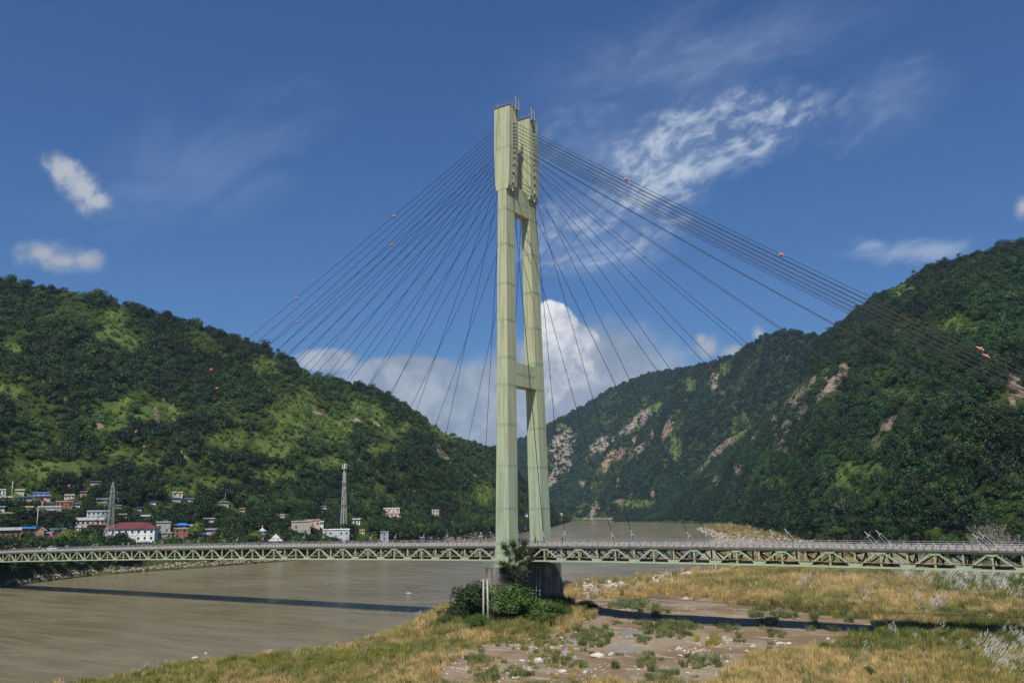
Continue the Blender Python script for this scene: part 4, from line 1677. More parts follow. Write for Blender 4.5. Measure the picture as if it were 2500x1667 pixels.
BRICK = (0.34, 0.17, 0.11)
PINK = (0.72, 0.30, 0.42)
WHITE = (0.80, 0.80, 0.75)
GREY = (0.42, 0.40, 0.37)
LGREY = (0.55, 0.57, 0.58)
BEIGE = (0.60, 0.50, 0.38)
BLUE = (0.03, 0.22, 0.66)
LBLUE = (0.22, 0.45, 0.75)
DBLUE = (0.06, 0.10, 0.36)
MAROON = (0.15, 0.035, 0.03)
REDR = (0.50, 0.10, 0.06)
GREYR = (0.42, 0.41, 0.40)
TANR = (0.48, 0.42, 0.34)


def house(px, py, wpx, hpx, wall, roof, rcol, label, cat='house', storeys=1, nwin=3, yaw=0.0, depth=None, tank=False, posts=False, name='house', group=None, inset=None, door=True):
    P, r = hit_hill(H_left, px, py)
    k = r / F
    w = wpx * k * 0.98
    h = hpx * k
    dp = depth or max(4.5, min(w * 0.6, 9))
    rf = {'flat': 0.35, 'gable': 0.30 * h, 'hip': 0.34 * h, 'shed': 0.22 * h, 'pyramid': 0.5 * h}[roof]
    hw = h - rf
    root = tag(link(name, None, None, tuple(P)), label, cat, group)
    root.rotation_euler = (0, 0, face_cam(P) + yaw)
    HOUSES.append((px - wpx / 2, px + wpx / 2, py - hpx, py, r))
    mb = MB()
    yf, yb = -dp / 2, dp / 2
    W = w / 2
    M_w = paint(wall)
    if roof in ('gable',):
        prof = [(-W, -3.0), (W, -3.0), (W, hw), (-W, hw)]
        mb.prism(prof, yf, yb)
        mb.add([(-W, yf, hw), (-W, yb, hw), (-W, 0, h - 0.1), (W, yf, hw), (W, yb, hw), (W, 0, h - 0.1)], [(0, 2, 1), (3, 4, 5), (0, 3, 5, 2), (1, 2, 5, 4)])
    elif posts:
        mb.box(-W, W, yf + 1.6, yb, -3.0, hw)
        mb.box(-W - 0.3, W + 0.3, yf - 0.2, yb + 0.2, -3.2, 0.18)
        n = max(3, int(w / 2.6))
        for i in range(n):
            x = -W + 0.25 + (w - 0.5) * i / (n - 1)
            mb.box(x - 0.17, x + 0.17, yf + 0.1, yf + 0.44, 0.182, hw)
    else:
        mb.box(-W, W, yf, yb, -3.0, hw)
    mb.build('wall', M_w, root)
    y0 = (yf + 1.6) if posts else yf
    if storeys > 1:
        b = MB()
        for s_ in range(1, storeys):
            z = hw * s_ / storeys
            b.box(-W - 0.12, W + 0.12, yf - 0.12, yb + 0.12, z - 0.12, z + 0.12)
        b.build('floor_band', paint(tuple(v * 0.85 for v in wall)), root)
    mb = MB()
    if roof == 'flat':
        mb.box(-W - 0.35, W + 0.35, yf - 0.45, yb + 0.35, hw + 0.002, h)
        mb.box(-W - 0.1, W + 0.1, yf - 0.1, yf + 0.08, h + 0.002, h + 0.5)
    elif roof == 'gable':
        for s_ in (-1, 1):
            mb.add([(-W - 0.4, s_ * (dp / 2 + 0.6), hw - 0.15), (W + 0.4, s_ * (dp / 2 + 0.6), hw - 0.15), (W + 0.4, 0, h + 0.05), (-W - 0.4, 0, h + 0.05),
                    (-W - 0.4, s_ * (dp / 2 + 0.6), hw - 0.03), (W + 0.4, s_ * (dp / 2 + 0.6), hw - 0.03), (W + 0.4, 0, h + 0.17), (-W - 0.4, 0, h + 0.17)],
                   [(0, 1, 2, 3), (4, 7, 6, 5), (0, 4, 5, 1), (1, 5, 6, 2), (2, 6, 7, 3), (3, 7, 4, 0)])
    elif roof == 'shed':
        mb.add([(-W - 0.4, yf - 0.9, hw + 0.05), (W + 0.4, yf - 0.9, hw + 0.05), (W + 0.4, yb + 0.3, h), (-W - 0.4, yb + 0.3, h),
                (-W - 0.4, yf - 0.9, hw + 0.17), (W + 0.4, yf - 0.9, hw + 0.17), (W + 0.4, yb + 0.3, h + 0.12), (-W - 0.4, yb + 0.3, h + 0.12)],
               [(0, 3, 2, 1), (4, 5, 6, 7), (0, 1, 5, 4), (1, 2, 6, 5), (2, 3, 7, 6), (3, 0, 4, 7)])
    elif roof in ('hip', 'pyramid'):
        e = 0.8
        rl = max(0.0, w / 2 - dp / 2) if roof == 'hip' else 0.0
        V = [(-W - e, yf - e, hw + 0.002), (W + e, yf - e, hw + 0.002), (W + e, yb + e, hw + 0.002), (-W - e, yb + e, hw + 0.002), (-rl - .01, 0, h), (rl + .01, 0, h)]
        mb.add(V, [(0, 1, 5, 4), (1, 2, 5), (2, 3, 4, 5), (3, 0, 4), (0, 3, 2, 1)])
    mb.build('roof', tin(rcol) if roof != 'flat' else paint(rcol), root)
    # windows and a door on the river side, window panes let into frames
    fh = hw / storeys
    ww, wh = min(1.3, w / (nwin * 2.2)), min(1.5, fh * 0.45)
    fr = paint(tuple(min(0.85, v * 1.15) for v in wall))
    for s_ in range(storeys):
        for i in range(nwin):
            x = -W + w * (i + 0.5) / nwin
            zc_ = fh * s_ + fh * 0.55
            if door and s_ == 0 and i == nwin // 2 and fh > 1.9:
                b = MB()
                b.box(x - 0.5, x + 0.5, y0 - 0.06, y0 - 0.004, 0.02, min(2.1, fh * 0.8))
                b.build('door', paint((0.16, 0.10, 0.07)), root)
                continue
            b = MB()
            t_ = 0.09
            b.box(x - ww / 2 - t_, x + ww / 2 + t_, y0 - 0.09, y0 - 0.003, zc_ + wh / 2, zc_ + wh / 2 + t_)
            b.box(x - ww / 2 - t_, x + ww / 2 + t_, y0 - 0.14, y0 - 0.003, zc_ - wh / 2 - t_, zc_ - wh / 2)
            b.box(x - ww / 2 - t_, x - ww / 2, y0 - 0.09, y0 - 0.003, zc_ - wh / 2 + .001, zc_ + wh / 2 - .001)
            b.box(x + ww / 2, x + ww / 2 + t_, y0 - 0.09, y0 - 0.003, zc_ - wh / 2 + .001, zc_ + wh / 2 - .001)
            fo = b.build('window', fr, root)
            b = MB()
            b.box(x - ww / 2, x + ww / 2, y0 - 0.05, y0 - 0.012, zc_ - wh / 2, zc_ + wh / 2)
            b.build('pane', M_pane, fo)
    if tank:
        b = MB()
        b.tube([(W * 0.4, 0, h), (W * 0.4, 0, h + 1.1), (W * 0.4, 0, h + 1.35)], [0.55, 0.55, 0.2], 10)
        b.build('water_tank', paint((0.03, 0.30, 0.14)), root)
    return root


house(20, 1319, 46, 26, BRICK, 'shed', GREYR, 'long brown brick house with grey tin roof at the left edge of the village', nwin=5)
house(62, 1305, 36, 15, BRICK, 'shed', BLUE, 'low brick house under a bright blue tin roof beside the long brown one', nwin=3)
house(100, 1314, 17, 23, (0.36, 0.22, 0.15), 'gable', (0.36, 0.30, 0.25), 'small brown gabled hut with one dark window between blue roof and pink house', nwin=1, yaw=1.3, door=False)
house(141, 1311, 31, 17, PINK, 'flat', (0.10, 0.34, 0.33), 'bright pink house with teal roof edge above the left bridge deck', nwin=2)
house(118, 1309, 12, 8, (0.55, 0.20, 0.06), 'shed', LBLUE, 'tiny orange shack with pale blue roof leaning on the pink house', 'shack', nwin=1, name='shack')
house(62, 1221, 25, 8, GREY, 'shed', DBLUE, 'low grey house with dark blue roof in the upper left village row', nwin=3)
house(96, 1222, 44, 10, (0.70, 0.36, 0.38), 'shed', LBLUE, 'long pink walled house with pale blue roof in the upper left row', nwin=4)
house(101, 1212, 30, 9, BEIGE, 'gable', DBLUE, 'beige gabled house with blue roof just above the long pink house', nwin=3)
house(170, 1217, 20, 8, (0.70, 0.55, 0.45), 'flat', BEIGE, 'small cream house with three dark windows high on the left slope', nwin=3, door=False)
house(157, 1239, 33, 13, BRICK, 'flat', (0.45, 0.30, 0.24), 'wide red brick house with flat roof in the middle of the left slope', nwin=4)
house(184, 1235, 19, 6, WHITE, 'shed', (0.10, 0.16, 0.5), 'low white house with blue roof right of the wide brick house', nwin=3)
house(11, 1222, 28, 9, BEIGE, 'gable', (0.35, 0.33, 0.32), 'grey gabled shed at the left picture edge high above the river', nwin=2)
house(5, 1208, 14, 11, WHITE, 'flat', LGREY, 'small white house topmost at the left picture edge', nwin=2)
house(250, 1226, 22, 8, GREY, 'shed', LBLUE, 'grey house with sky blue roof behind the top of the lattice pylon', nwin=3)
house(122, 1242, 46, 4, LGREY, 'flat', (0.6, 0.56, 0.52), 'very low pale concrete shelter among trees left of the pylon', nwin=5, door=False)
house(240, 1268, 46, 18, LGREY, 'flat', (0.45, 0.46, 0.48), 'two storey grey concrete building behind the lattice pylon', 'building', 2, 5, name='building')
house(221, 1283, 58, 17, (0.50, 0.50, 0.46), 'gable', (0.42, 0.40, 0.36), 'long grey school building with pillars and pale tin roof left of the pylon', 'building', nwin=6, posts=False, name='building')
house(238, 1290, 40, 9, (0.42, 0.2, 0.14), 'shed', REDR, 'low house with orange red roof below the grey school', nwin=4)
house(322, 1322, 108, 42, WHITE, 'hip', MAROON, 'large white three storey hotel with maroon hip roof behind the deck', 'hotel', 2, 8, yaw=-0.25, depth=14, name='hotel')
house(399, 1299, 30, 22, GREY, 'flat', (0.38, 0.36, 0.33), 'grey unfinished concrete house with green tank right of the maroon roof', storeys=1, nwin=2, tank=True)
house(398, 1318, 38, 16, (0.32, 0.29, 0.26), 'flat', GREY, 'rough grey concrete ruin below the house with the green tank', nwin=3)
house(444, 1292, 34, 14, BRICK, 'hip', BLUE, 'brick house under a vivid blue hip roof right of the white hotel', nwin=3)
house(442, 1313, 30, 21, BRICK, 'flat', (0.42, 0.36, 0.32), 'unfinished two storey brick house directly below the vivid blue roof', 'house', 2, 2, tank=True)
house(513, 1303, 38, 12, PINK, 'shed', (0.30, 0.40, 0.48), 'pink house half hidden by trees right of the brick houses', nwin=2)
house(472, 1289, 18, 8, GREY, 'gable', GREYR, 'small grey gabled shed between the blue roof and the pink house', nwin=1)
house(434, 1212, 22, 9, BEIGE, 'flat', (0.6, 0.5, 0.42), 'beige hut topmost on the slope above the brick houses', nwin=2)
house(432, 1221, 18, 6, GREY, 'shed', BLUE, 'blue roofed shed just under the topmost beige hut', nwin=2)
house(462, 1222, 22, 5, WHITE, 'shed', LBLUE, 'white shed with pale blue roof right of the topmost hut', nwin=3, door=False)
house(511, 1273, 24, 8, (0.75, 0.7, 0.62), 'shed', TANR, 'small white hillside house with a row of dark openings above the pink house', nwin=5, door=False)
house(408, 1246, 8, 8, WHITE, 'shed', BLUE, 'tiny white hut with blue roof alone in the trees on the slope', nwin=1, door=False)
house(341, 1243, 10, 5, GREY, 'shed', DBLUE, 'tiny dark blue roofed hut alone above the maroon roof', nwin=1, door=False)
house(735, 1301, 44, 27, (0.45, 0.40, 0.34), 'flat', (0.52, 0.36, 0.30), 'tall grey concrete house with brown roof edge left of the telecom mast', storeys=1, nwin=2, tank=True)
house(765, 1286, 32, 16, (0.58, 0.42, 0.36), 'flat', (0.5, 0.38, 0.34), 'pinkish brick house touching the tall grey house on its right', storeys=1, nwin=3)
house(781, 1285, 18, 13, WHITE, 'shed', (0.5, 0.5, 0.52), 'white house with dark posts right of the pinkish brick house', nwin=4, door=False)
house(821, 1312, 62, 19, LGREY, 'flat', WHITE, 'long pale grey flat roofed school at the foot of the telecom mast', 'building', nwin=5, tank=True, name='building')
house(939, 1321, 20, 22, (0.36, 0.40, 0.44), 'flat', (0.35, 0.36, 0.38), 'narrow blue grey two storey house on the bank left of the tower', storeys=2, nwin=1, door=False)
house(956, 1252, 40, 11, (0.62, 0.55, 0.47), 'flat', (0.7, 0.66, 0.6), 'upper beige house of the hillside cluster left of the tower', nwin=4)
house(962, 1263, 36, 10, (0.66, 0.48, 0.44), 'flat', (0.55, 0.42, 0.38), 'lower pinkish house of the hillside cluster left of the tower', nwin=4)
house(871, 1278, 17, 12, WHITE, 'shed', (0.5, 0.53, 0.56), 'small white house with grey roof just right of the telecom mast', nwin=2)
house(1064, 1262, 17, 17, (0.62, 0.50, 0.46), 'flat', (0.6, 0.55, 0.5), 'small pale two storey house alone above the river left of the tower', storeys=2, nwin=2)


for px, py, w_, h_, wall_, rf_, rc_, lab in (
        (300, 1262, 16, 7, BEIGE, 'shed', TANR, 'small tan roofed house on the slope behind the maroon roof'),
        (356, 1266, 18, 8, GREY, 'gable', GREYR, 'grey gabled house among trees up the slope from the maroon roof'),
        (375, 1228, 12, 5, WHITE, 'shed', BLUE, 'tiny blue roofed house on the bright slope above the grey gabled one'),
        (290, 1238, 12, 5, BEIGE, 'shed', TANR, 'tiny tan house just right of the pylon top'),
        (205, 1206, 14, 6, (0.6, 0.42, 0.34), 'shed', TANR, 'small brownish house alone above the cream house on the left slope'),
        (235, 1182, 22, 7, BEIGE, 'shed', (0.16, 0.22, 0.5), 'highest house of all on the left slope, with dull blue roof'),
        (48, 1203, 18, 6, BEIGE, 'gable', TANR, 'small tan gabled hut above the dark blue roof at upper left'),
        (125, 1231, 14, 4, WHITE, 'shed', LBLUE, 'tiny pale blue roof above the low concrete shelter'),
        (68, 1243, 20, 6, WHITE, 'gable', (0.5, 0.3, 0.16), 'small house with orange brown gable roof left of the thin pole'),
        (14, 1258, 26, 5, LGREY, 'flat', TANR, 'low pale wall-like shed at the left picture edge below the white house'),
        (5, 1245, 10, 8, WHITE, 'shed', LBLUE, 'tiny white hut with pale blue roof cut by the left picture edge'),
        (190, 1300, 12, 12, WHITE, 'flat', WHITE, 'narrow white house half hidden left of the pylon feet'),
        (548, 1230, 20, 5, GREY, 'shed', (0.5, 0.52, 0.54), 'small grey roofed hut alone in dense forest right of the village'),
        (592, 1247, 12, 6, BEIGE, 'shed', TANR, 'tiny tan hut alone in dense forest above the lime green tree'),
        (690, 1262, 12, 6, BEIGE, 'flat', TANR, 'tiny beige hut up the slope from the tall grey concrete house'),
        (790, 1240, 14, 5, WHITE, 'shed', GREYR, 'tiny white hut halfway up beside the telecom mast'),
        (885, 1302, 12, 8, (0.62, 0.48, 0.25), 'flat', TANR, 'small ochre hut right of the long flat roofed school'),
        (497, 1312, 22, 9, GREY, 'shed', LBLUE, 'grey shed with pale blue roof tucked under the pink house'),
        (350, 1330, 26, 7, (0.4, 0.36, 0.3), 'flat', GREY, 'low stone outbuilding below the right end of the white hotel'),
        (36, 1298, 24, 8, WHITE, 'shed', GREYR, 'white walled house peeping over the long brown brick house'),
        (1282, 1258, 14, 5, WHITE, 'shed', BLUE, 'white hut with blue roof glimpsed between the two tower legs'),
        (1370, 1256, 10, 4, BEIGE, 'flat', TANR, 'tiny beige hut on the wooded point just right of the tower')):
    house(px, py, w_, h_, wall_, rf_, rc_, lab, nwin=2, door=False)


def pavilion(px, py, wpx, hpx, label):
    P, r = hit_hill(H_left, px, py)
    k = r / F
    w, h = wpx * k, hpx * k
    root = tag(link('pavilion', None, None, tuple(P)), label, 'pavilion')
    root.rotation_euler = (0, 0, face_cam(P) + 0.3)
    HOUSES.append((px - wpx / 2, px + wpx / 2, py - hpx, py, r))
    W = w / 2
    b = MB()
    b.box(-W, W, -W, W, -3, h * 0.22)
    b.box(-W * 0.5, W * 0.5, -W * 0.5, W * 0.5, h * 0.222, h * 0.52)
    b.build('base', paint((0.62, 0.6, 0.56)), root)
    for sx in (-1, 1):
        for sy in (-1, 1):
            b = MB()
            b.tube([(sx * W * 0.82, sy * W * 0.82, h * 0.2), (sx * W * 0.82, sy * W * 0.82, h * 0.55)], 0.28, 8)
            b.build('column', paint(WHITE), root)
    b = MB()
    for z0, z1, e0, e1 in ((0.53, 0.66, 1.2, 0.62), (0.68, 0.95, 0.72, 0.06)):
        V = [(sx * W * e0, sy * W * e0, h * z0) for sx, sy in ((-1, -1), (1, -1), (1, 1), (-1, 1))] + [(sx * W * e1, sy * W * e1, h * z1) for sx, sy in ((-1, -1), (1, -1), (1, 1), (-1, 1))]
        b.add(V, [(3, 2, 1, 0), (4, 5, 6, 7)] + [(i, (i + 1) % 4, 4 + (i + 1) % 4, 4 + i) for i in range(4)])
    b.box(-W * 0.6, W * 0.6, -W * 0.6, W * 0.6, h * 0.655, h * 0.685)
    b.build('roof', paint((0.55, 0.54, 0.52)), root)
    b = MB()
    b.tube([(0, 0, h * 0.93), (0, 0, h * 1.05)], [0.16, 0.03], 8)
    b.build('finial', paint((0.6, 0.5, 0.3)), root)


pavilion(673, 1341, 24, 36, 'white pavilion temple with tiered pyramid roof standing just behind the deck railing')
P, r = hit_hill(H_left, 641, 1304)
root = tag(link('shrine', None, None, tuple(P)), 'small grey shrine with curved roof and orange finial left of the white pavilion', 'shrine')
b = MB()
b.box(-2.2, 2.2, -2.2, 2.2, -2, 2.2)
b.build('base', paint(LGREY), root)
b = MB()
b.tube([(0, 0, 2.2), (0, 0, 2.8), (0, 0, 3.6), (0, 0, 4.4)], [3.0, 2.1, 1.0, 0.35], 8)
b.build('roof', paint((0.5, 0.5, 0.5)), root)
b = MB()
b.tube([(0, 0, 4.3), (0, 0, 5.0), (0, 0, 6.2)], [0.4, 0.5, 0.05], 8)
b.build('finial', paint((0.75, 0.28, 0.05)), root)
HOUSES.append((632, 650, 1284, 1304, r))


# ------------------------------------------------------------------ masts, pylon and poles
def lattice(mb, z0, z1, w0, w1, n, r=0.12, br=0.07, mi=None):
    for i in range(n):
        a, b_ = i / n, (i + 1) / n
        za, zb = z0 + (z1 - z0) * a, z0 + (z1 - z0) * b_
        wa, wb = w0 + (w1 - w0) * a, w0 + (w1 - w0) * b_
        ca = [(-wa, -wa, za), (wa, -wa, za), (wa, wa, za), (-wa, wa, za)]
        cb = [(-wb, -wb, zb), (wb, -wb, zb), (wb, wb, zb), (-wb, wb, zb)]
        m = (mi(i) if mi else 0)
        for k in range(4):
            mb.bar(ca[k], cb[k], r * 2, r * 2, m)
            k2 = (k + 1) % 4
            mb.bar(ca[k], cb[k2], br * 2, br * 2, m)
            mb.bar(ca[k2], cb[k], br * 2, br * 2, m)
            mb.bar(cb[k], cb[k2], br * 2, br * 2, m)


P, r = hit_hill(H_left, 839, 1300)
k = r / F
H_ = (1300 - 1140) * k
root = tag(link('telecom_mast', None, None, tuple(P)), 'tall slim red and white lattice telecom mast with antenna panels on top', 'telecom mast')
mb = MB()
lattice(mb, -1, H_ * 0.93, 1.8, 0.62, 18, 0.11, 0.05, mi=lambda i: 1 if i % 6 == 1 else 0)
mb.build('lattice_frame', [M_white, paint((0.50, 0.36, 0.30))], root)
mb = MB()
mb.box(-1.6, 1.6, -1.6, 1.6, H_ * 0.925, H_ * 0.935)
for i in range(8):
    a = i * math.pi / 4
    mb.tube([(1.6 * math.cos(a), 1.6 * math.sin(a), H_ * 0.935), (1.6 * math.cos(a), 1.6 * math.sin(a), H_ * 0.955)], 0.06, 5)
mb.build('platform', M_steelw, root)
for i in range(6):
    a = i * math.pi / 3 + 0.2
    mb = MB()
    mb.box(-0.30, 0.30, -0.14, 0.14, H_ * 0.93, H_ * 1.0)
    o = mb.build('antenna_panel', M_white, root, loc=(1.75 * math.cos(a), 1.75 * math.sin(a), 0))
    o.rotation_euler = (0, 0, a + math.pi / 2)
MB().tube([(0, 0, H_ * 0.93), (0, 0, H_ * 1.04)], 0.08, 6).build('lightning_rod', M_steelw, root)

P, r = hit_hill(H_left, 266, 1334)
k = r / F
H_ = (1334 - 1193) * k
root = tag(link('lattice_pylon', None, None, tuple(P)), 'grey steel lattice power pylon standing among the village trees at left', 'power pylon')
root.rotation_euler = (0, 0, face_cam(P) + 0.35)
mb = MB()
lattice(mb, -2, H_ * 0.30, 5.2, 1.5, 2, 0.09, 0.04)
lattice(mb, H_ * 0.30, H_ * 0.88, 1.5, 0.75, 7, 0.07, 0.033)
lattice(mb, H_ * 0.88, H_ * 0.985, 0.75, 0.12, 2, 0.06, 0.03)
mb.build('lattice_frame', M_steelw, root)
for zf, L in ((0.62, 4.0), (0.72, 3.6), (0.82, 3.0)):
    for s_ in (-1, 1):
        mb = MB()
        mb.bar((0, 0.6, H_ * zf), (s_ * L, 0, H_ * zf + 0.5), 0.07, 0.07)
        mb.bar((0, -0.6, H_ * zf), (s_ * L, 0, H_ * zf + 0.5), 0.07, 0.07)
        mb.bar((0, 0, H_ * zf + 1.6), (s_ * L, 0, H_ * zf + 0.5), 0.07, 0.07)
        mb.tube([(s_ * L, 0, H_ * zf + 0.5), (s_ * L, 0, H_ * zf - 0.8)], 0.12, 6)
        mb.build('cross_arm', M_steelw, root)
PYL = (P, H_)


def pole(px, py, top, label, arm=True, name='utility_pole', col=M_conc, fork=False):
    P, r = hit_hill(H_left, px, py)
    H_ = (py - top) * r / F
    root = tag(link(name, None, None, tuple(P)), label, 'pole')
    root.rotation_euler = (0, 0, face_cam(P))
    MB().tube([(0, 0, -1), (0, 0, H_)], [0.32, 0.22], 8).build('shaft', col, root, smooth=True)
    if arm:
        mb = MB()
        mb.box(-1.3, 1.3, -0.1, 0.1, H_ - 0.5, H_ - 0.3)
        if fork:
            mb.bar((-1.3, 0, H_ - 0.4), (0, 0, H_ - 2.0), 0.2, 0.2)
            mb.bar((1.3, 0, H_ - 0.4), (0, 0, H_ - 2.0), 0.2, 0.2)
        mb.build('cross_arm', col, root)
    HOUSES.append((px - 3, px + 3, top, py, r))
    return root


pole(90, 1293, 1248, 'thick pale concrete pole with forked head beside the brown gabled hut', fork=True)
pole(103, 1250, 1228, 'thin pinkish pole with a cross arm above the low concrete shelter', col=paint((0.5, 0.36, 0.33)))
pole(28, 1222, 1182, 'slim bare pale pole among trees at the upper left of the village', arm=False)


# ------------------------------------------------------------------ single trees
def trunk_mesh(rs, h=1.0, r=0.05, limbs=5):
    mb = MB()
    pts = [np.array((0, 0, -0.12))]
    for i in range(4):
        pts.append(np.array((rs.randn() * 0.03 * (i + 1), rs.randn() * 0.03 * (i + 1), 0.22 * (i + 1) * h)))
    mb.tube(pts, [r * 1.3, r, r * 0.8, r * 0.6, r * 0.3], 7)
    for i in range(limbs):
        q = pts[1 + i % 3] * 1.0
        a = rs.rand() * 6.28
        L = 0.42 + 0.2 * rs.rand()
        m_ = q + np.array((math.cos(a) * L * 0.45, math.sin(a) * L * 0.45, 0.22))
        e = q + np.array((math.cos(a) * L, math.sin(a) * L, 0.38 + 0.2 * rs.rand()))
        mb.tube([q, m_, e], [r * 0.5, r * 0.34, r * 0.12], 5)
    return mb.mesh('trunk', [M_bark], True)


def crown_mesh(seed, n, lumps, leaf, squash=0.85):
    rs = np.random.RandomState(seed)
    q, cs = crown_points(rs, n, lumps, leaf, squash)
    q[:, :, 2] += 0.12
    return quads_mesh('crown', q, M_leaf_o)


TREE_ME = [(crown_mesh(300 + i, 2600, 10 + i % 4, 0.050, 0.85), trunk_mesh(np.random.RandomState(400 + i))) for i in range(5)]
BUSH_ME = [(crown_mesh(350 + i, 3600, 12, 0.040, 0.62), trunk_mesh(np.random.RandomState(450 + i), 0.6, 0.03, 7)) for i in range(3)]


def tree(P, s, tint, label, cat='tree', name='tree', group=None, hz=1.0, me=None, rs=R_):
    root = tag(link(name, None, None, tuple(P)), label, cat, group)
    root.rotation_euler = (0, 0, rs.random() * 6.28)
    root.scale = (s, s, s * hz)
    me = me or rs.choice(TREE_ME)
    c = link('crown', me[0], root)
    t_ = link('trunk' if cat == 'tree' else 'stem', me[1], root)
    c.color = (tint[0], tint[1], tint[2], 1)
    return root


def shore_dist_right(P):
    return float(poly_dist(np.array([P[:2]]), SHORE)[0])


rs_ = random.Random(5)
# right bank: big broad trees at the foot of the mountain
cand = []
n_ = 0
tries = 0
while n_ < 95 and tries < 4000:
    tries += 1
    px = rs_.uniform(1770, 2600)
    az = az_of(px)[0]
    Fd, R = H_front.rng(np.array([az]))
    r = Fd[0] + rs_.uniform(-8, 75) * (1 + max(0, (2000 - px) / 250.0))
    s = rs_.uniform(4.6, 8.2)
    z = float(H_front.z(np.array([az]), np.array([r]))[0])
    a = math.radians(az)
    P = np.array((CC[0] - math.sin(a) * r, CC[1] + math.cos(a) * r, z - 0.6))
    if any(np.hypot(*(P[:2] - q[0][:2])) < 0.62 * (s + q[1]) for q in cand):
        continue
    cand.append((P, s))
    n_ += 1
    g = rs_.random()
    tint = G_dark * (1 - g) + (G_mid * 1.25) * g
    if rs_.random() < 0.28:
        tint = np.array([0.075, 0.12, 0.022]) * rs_.uniform(0.8, 1.1)
    tree(P, s, tint, 'broad dark green tree in the dense wood at the mountain foot behind the right deck', group='broad trees at the foot of the right mountain', hz=rs_.uniform(0.95, 1.3), rs=rs_)
# left bank: trees between the shore rocks and the village
cand = []
n_ = 0
tries = 0
while n_ < 190 and tries < 9000:
    tries += 1
    px = rs_.uniform(-30, 1300) if rs_.random() < 0.6 else rs_.uniform(-30, 520)
    az = az_of(px)[0]
    Fd, R = H_left.rng(np.array([az]))
    r = Fd[0] + rs_.uniform(5, 50)
    s = rs_.uniform(2.8, 5.0) * (1.0 if px < 900 else 1.5)
    z = float(H_left.z(np.array([az]), np.array([r]))[0])
    a = math.radians(az)
    P = np.array((CC[0] - math.sin(a) * r, CC[1] + math.cos(a) * r, z - 0.5))
    pp = proj(P)[0]
    rp = s * F / r
    if any((pp[0] + rp > h[0]) and (pp[0] - rp < h[1]) and (pp[1] - 1.9 * rp < h[3] - 0.25 * (h[3] - h[2])) and r < h[4] + 6 for h in HOUSES):
        continue
    if any(np.hypot(*(P[:2] - q[0][:2])) < 0.6 * (s + q[1]) for q in cand):
        continue
    cand.append((P, s))
    n_ += 1
    g = rs_.random()
    tint = G_dark * (1 - g) + (G_mid * 1.2) * g
    if rs_.random() < 0.22:
        tint = np.array([0.085, 0.13, 0.022])
    tree(P, s, tint, 'bushy green tree on the left bank between the shore rocks and the village', group='bank trees in front of the village', hz=rs_.uniform(0.9, 1.25), rs=rs_)


def special(px, py, wpx, tint, label, hz=1.1, cat='tree', name='tree', me=None):
    P, r = hit_hill(H_left, px, py)
    tree(P, wpx * 0.5 * r / F, np.array(tint), label, cat, name, hz=hz, me=me)


special(618, 1330, 46, (0.16, 0.26, 0.03), 'bright lime green tree left of the white pavilion', 0.75)
special(560, 1280, 26, (0.26, 0.25, 0.05), 'round yellow green tree alone on the slope above the pavilion', 0.9)
special(165, 1332, 70, (0.15, 0.19, 0.03), 'wide yellowish tree beneath the bright pink house', 0.6)
special(225, 1334, 66, (0.13, 0.19, 0.03), 'wide light green tree just left of the pylon legs', 0.6)
special(480, 1322, 60, (0.10, 0.16, 0.03), 'rounded green tree between the brick ruin and the pink house', 0.9)
special(170, 1300, 34, (0.018, 0.034, 0.012), 'tall very dark tree right of the bright pink house', 1.5)
special(857, 1312, 22, (0.02, 0.04, 0.014), 'slim dark tree rising right beside the telecom mast', 1.9)
special(920, 1312, 44, (0.022, 0.042, 0.014), 'tall dark tree between the mast and the blue grey house', 1.2)


# bare trees
def bare_tree(P, h, label, seed):
    rs = np.random.RandomState(seed)
    root = tag(link('bare_tree', None, None, tuple(P)), label, 'tree')
    mb = MB()
    mb.tube([(0, 0, -1), (0.1 * h * 0.2, 0, h * 0.2), (0.02 * h, 0.02 * h, h * 0.38)], [h * 0.035, h * 0.028, h * 0.02], 6)
    mb.build('trunk', M_deadwood, root, smooth=True)
    mb = MB()

    def grow(p, d, L, r, lev):
        q = p + d * L
        mb.tube([p, p + d * L * 0.5 + rs.randn(3) * L * 0.06, q], [r, r * 0.8, r * 0.6], 4, caps=False)
        if lev == 0:
            return
        for _ in range(3 if lev > 1 else 4):
            nd = d + rs.randn(3) * 0.55 + np.array((0, 0, 0.08))
            nd /= np.linalg.norm(nd)
            grow(q, nd, L * (0.62 + 0.2 * rs.rand()), r * 0.62, lev - 1)
    for i in range(7):
        a = rs.rand() * 6.28
        d = np.array((math.cos(a) * 0.9, math.sin(a) * 0.9, 0.35 + 0.9 * rs.rand()))
        grow(np.array((0.02 * h, 0.02 * h, h * (0.25 + 0.1 * rs.rand()))), d / np.linalg.norm(d), h * 0.19, h * 0.013, 4)
    mb.build('branches', M_deadwood, root)


for px, py, hp, rr, lab, sd in ((2440, 1330, 100, 360, 'bare pale leafless tree in front of the dark wood near the right picture edge', 5),
                                (2060, 1262, 52, 720, 'bare grey leafless tree higher up in the wood behind the right deck', 8)):
    d = ray(px, py)
    hd = math.hypot(d[0], d[1])
    Q = CC + d / hd * rr
    if rr < 300:
        zz = float(bank_z(Q[0], Q[1]))
    else:
        az = math.degrees(math.atan2(-d[0], d[1]))
        zz = float(H_front.z(np.array([az]), np.array([rr]))[0])
    topz = (CC + ray(px, py - hp) / math.hypot(*ray(px, py - hp)[:2]) * rr)[2]
    bare_tree((Q[0], Q[1], zz), topz - zz, lab, sd)

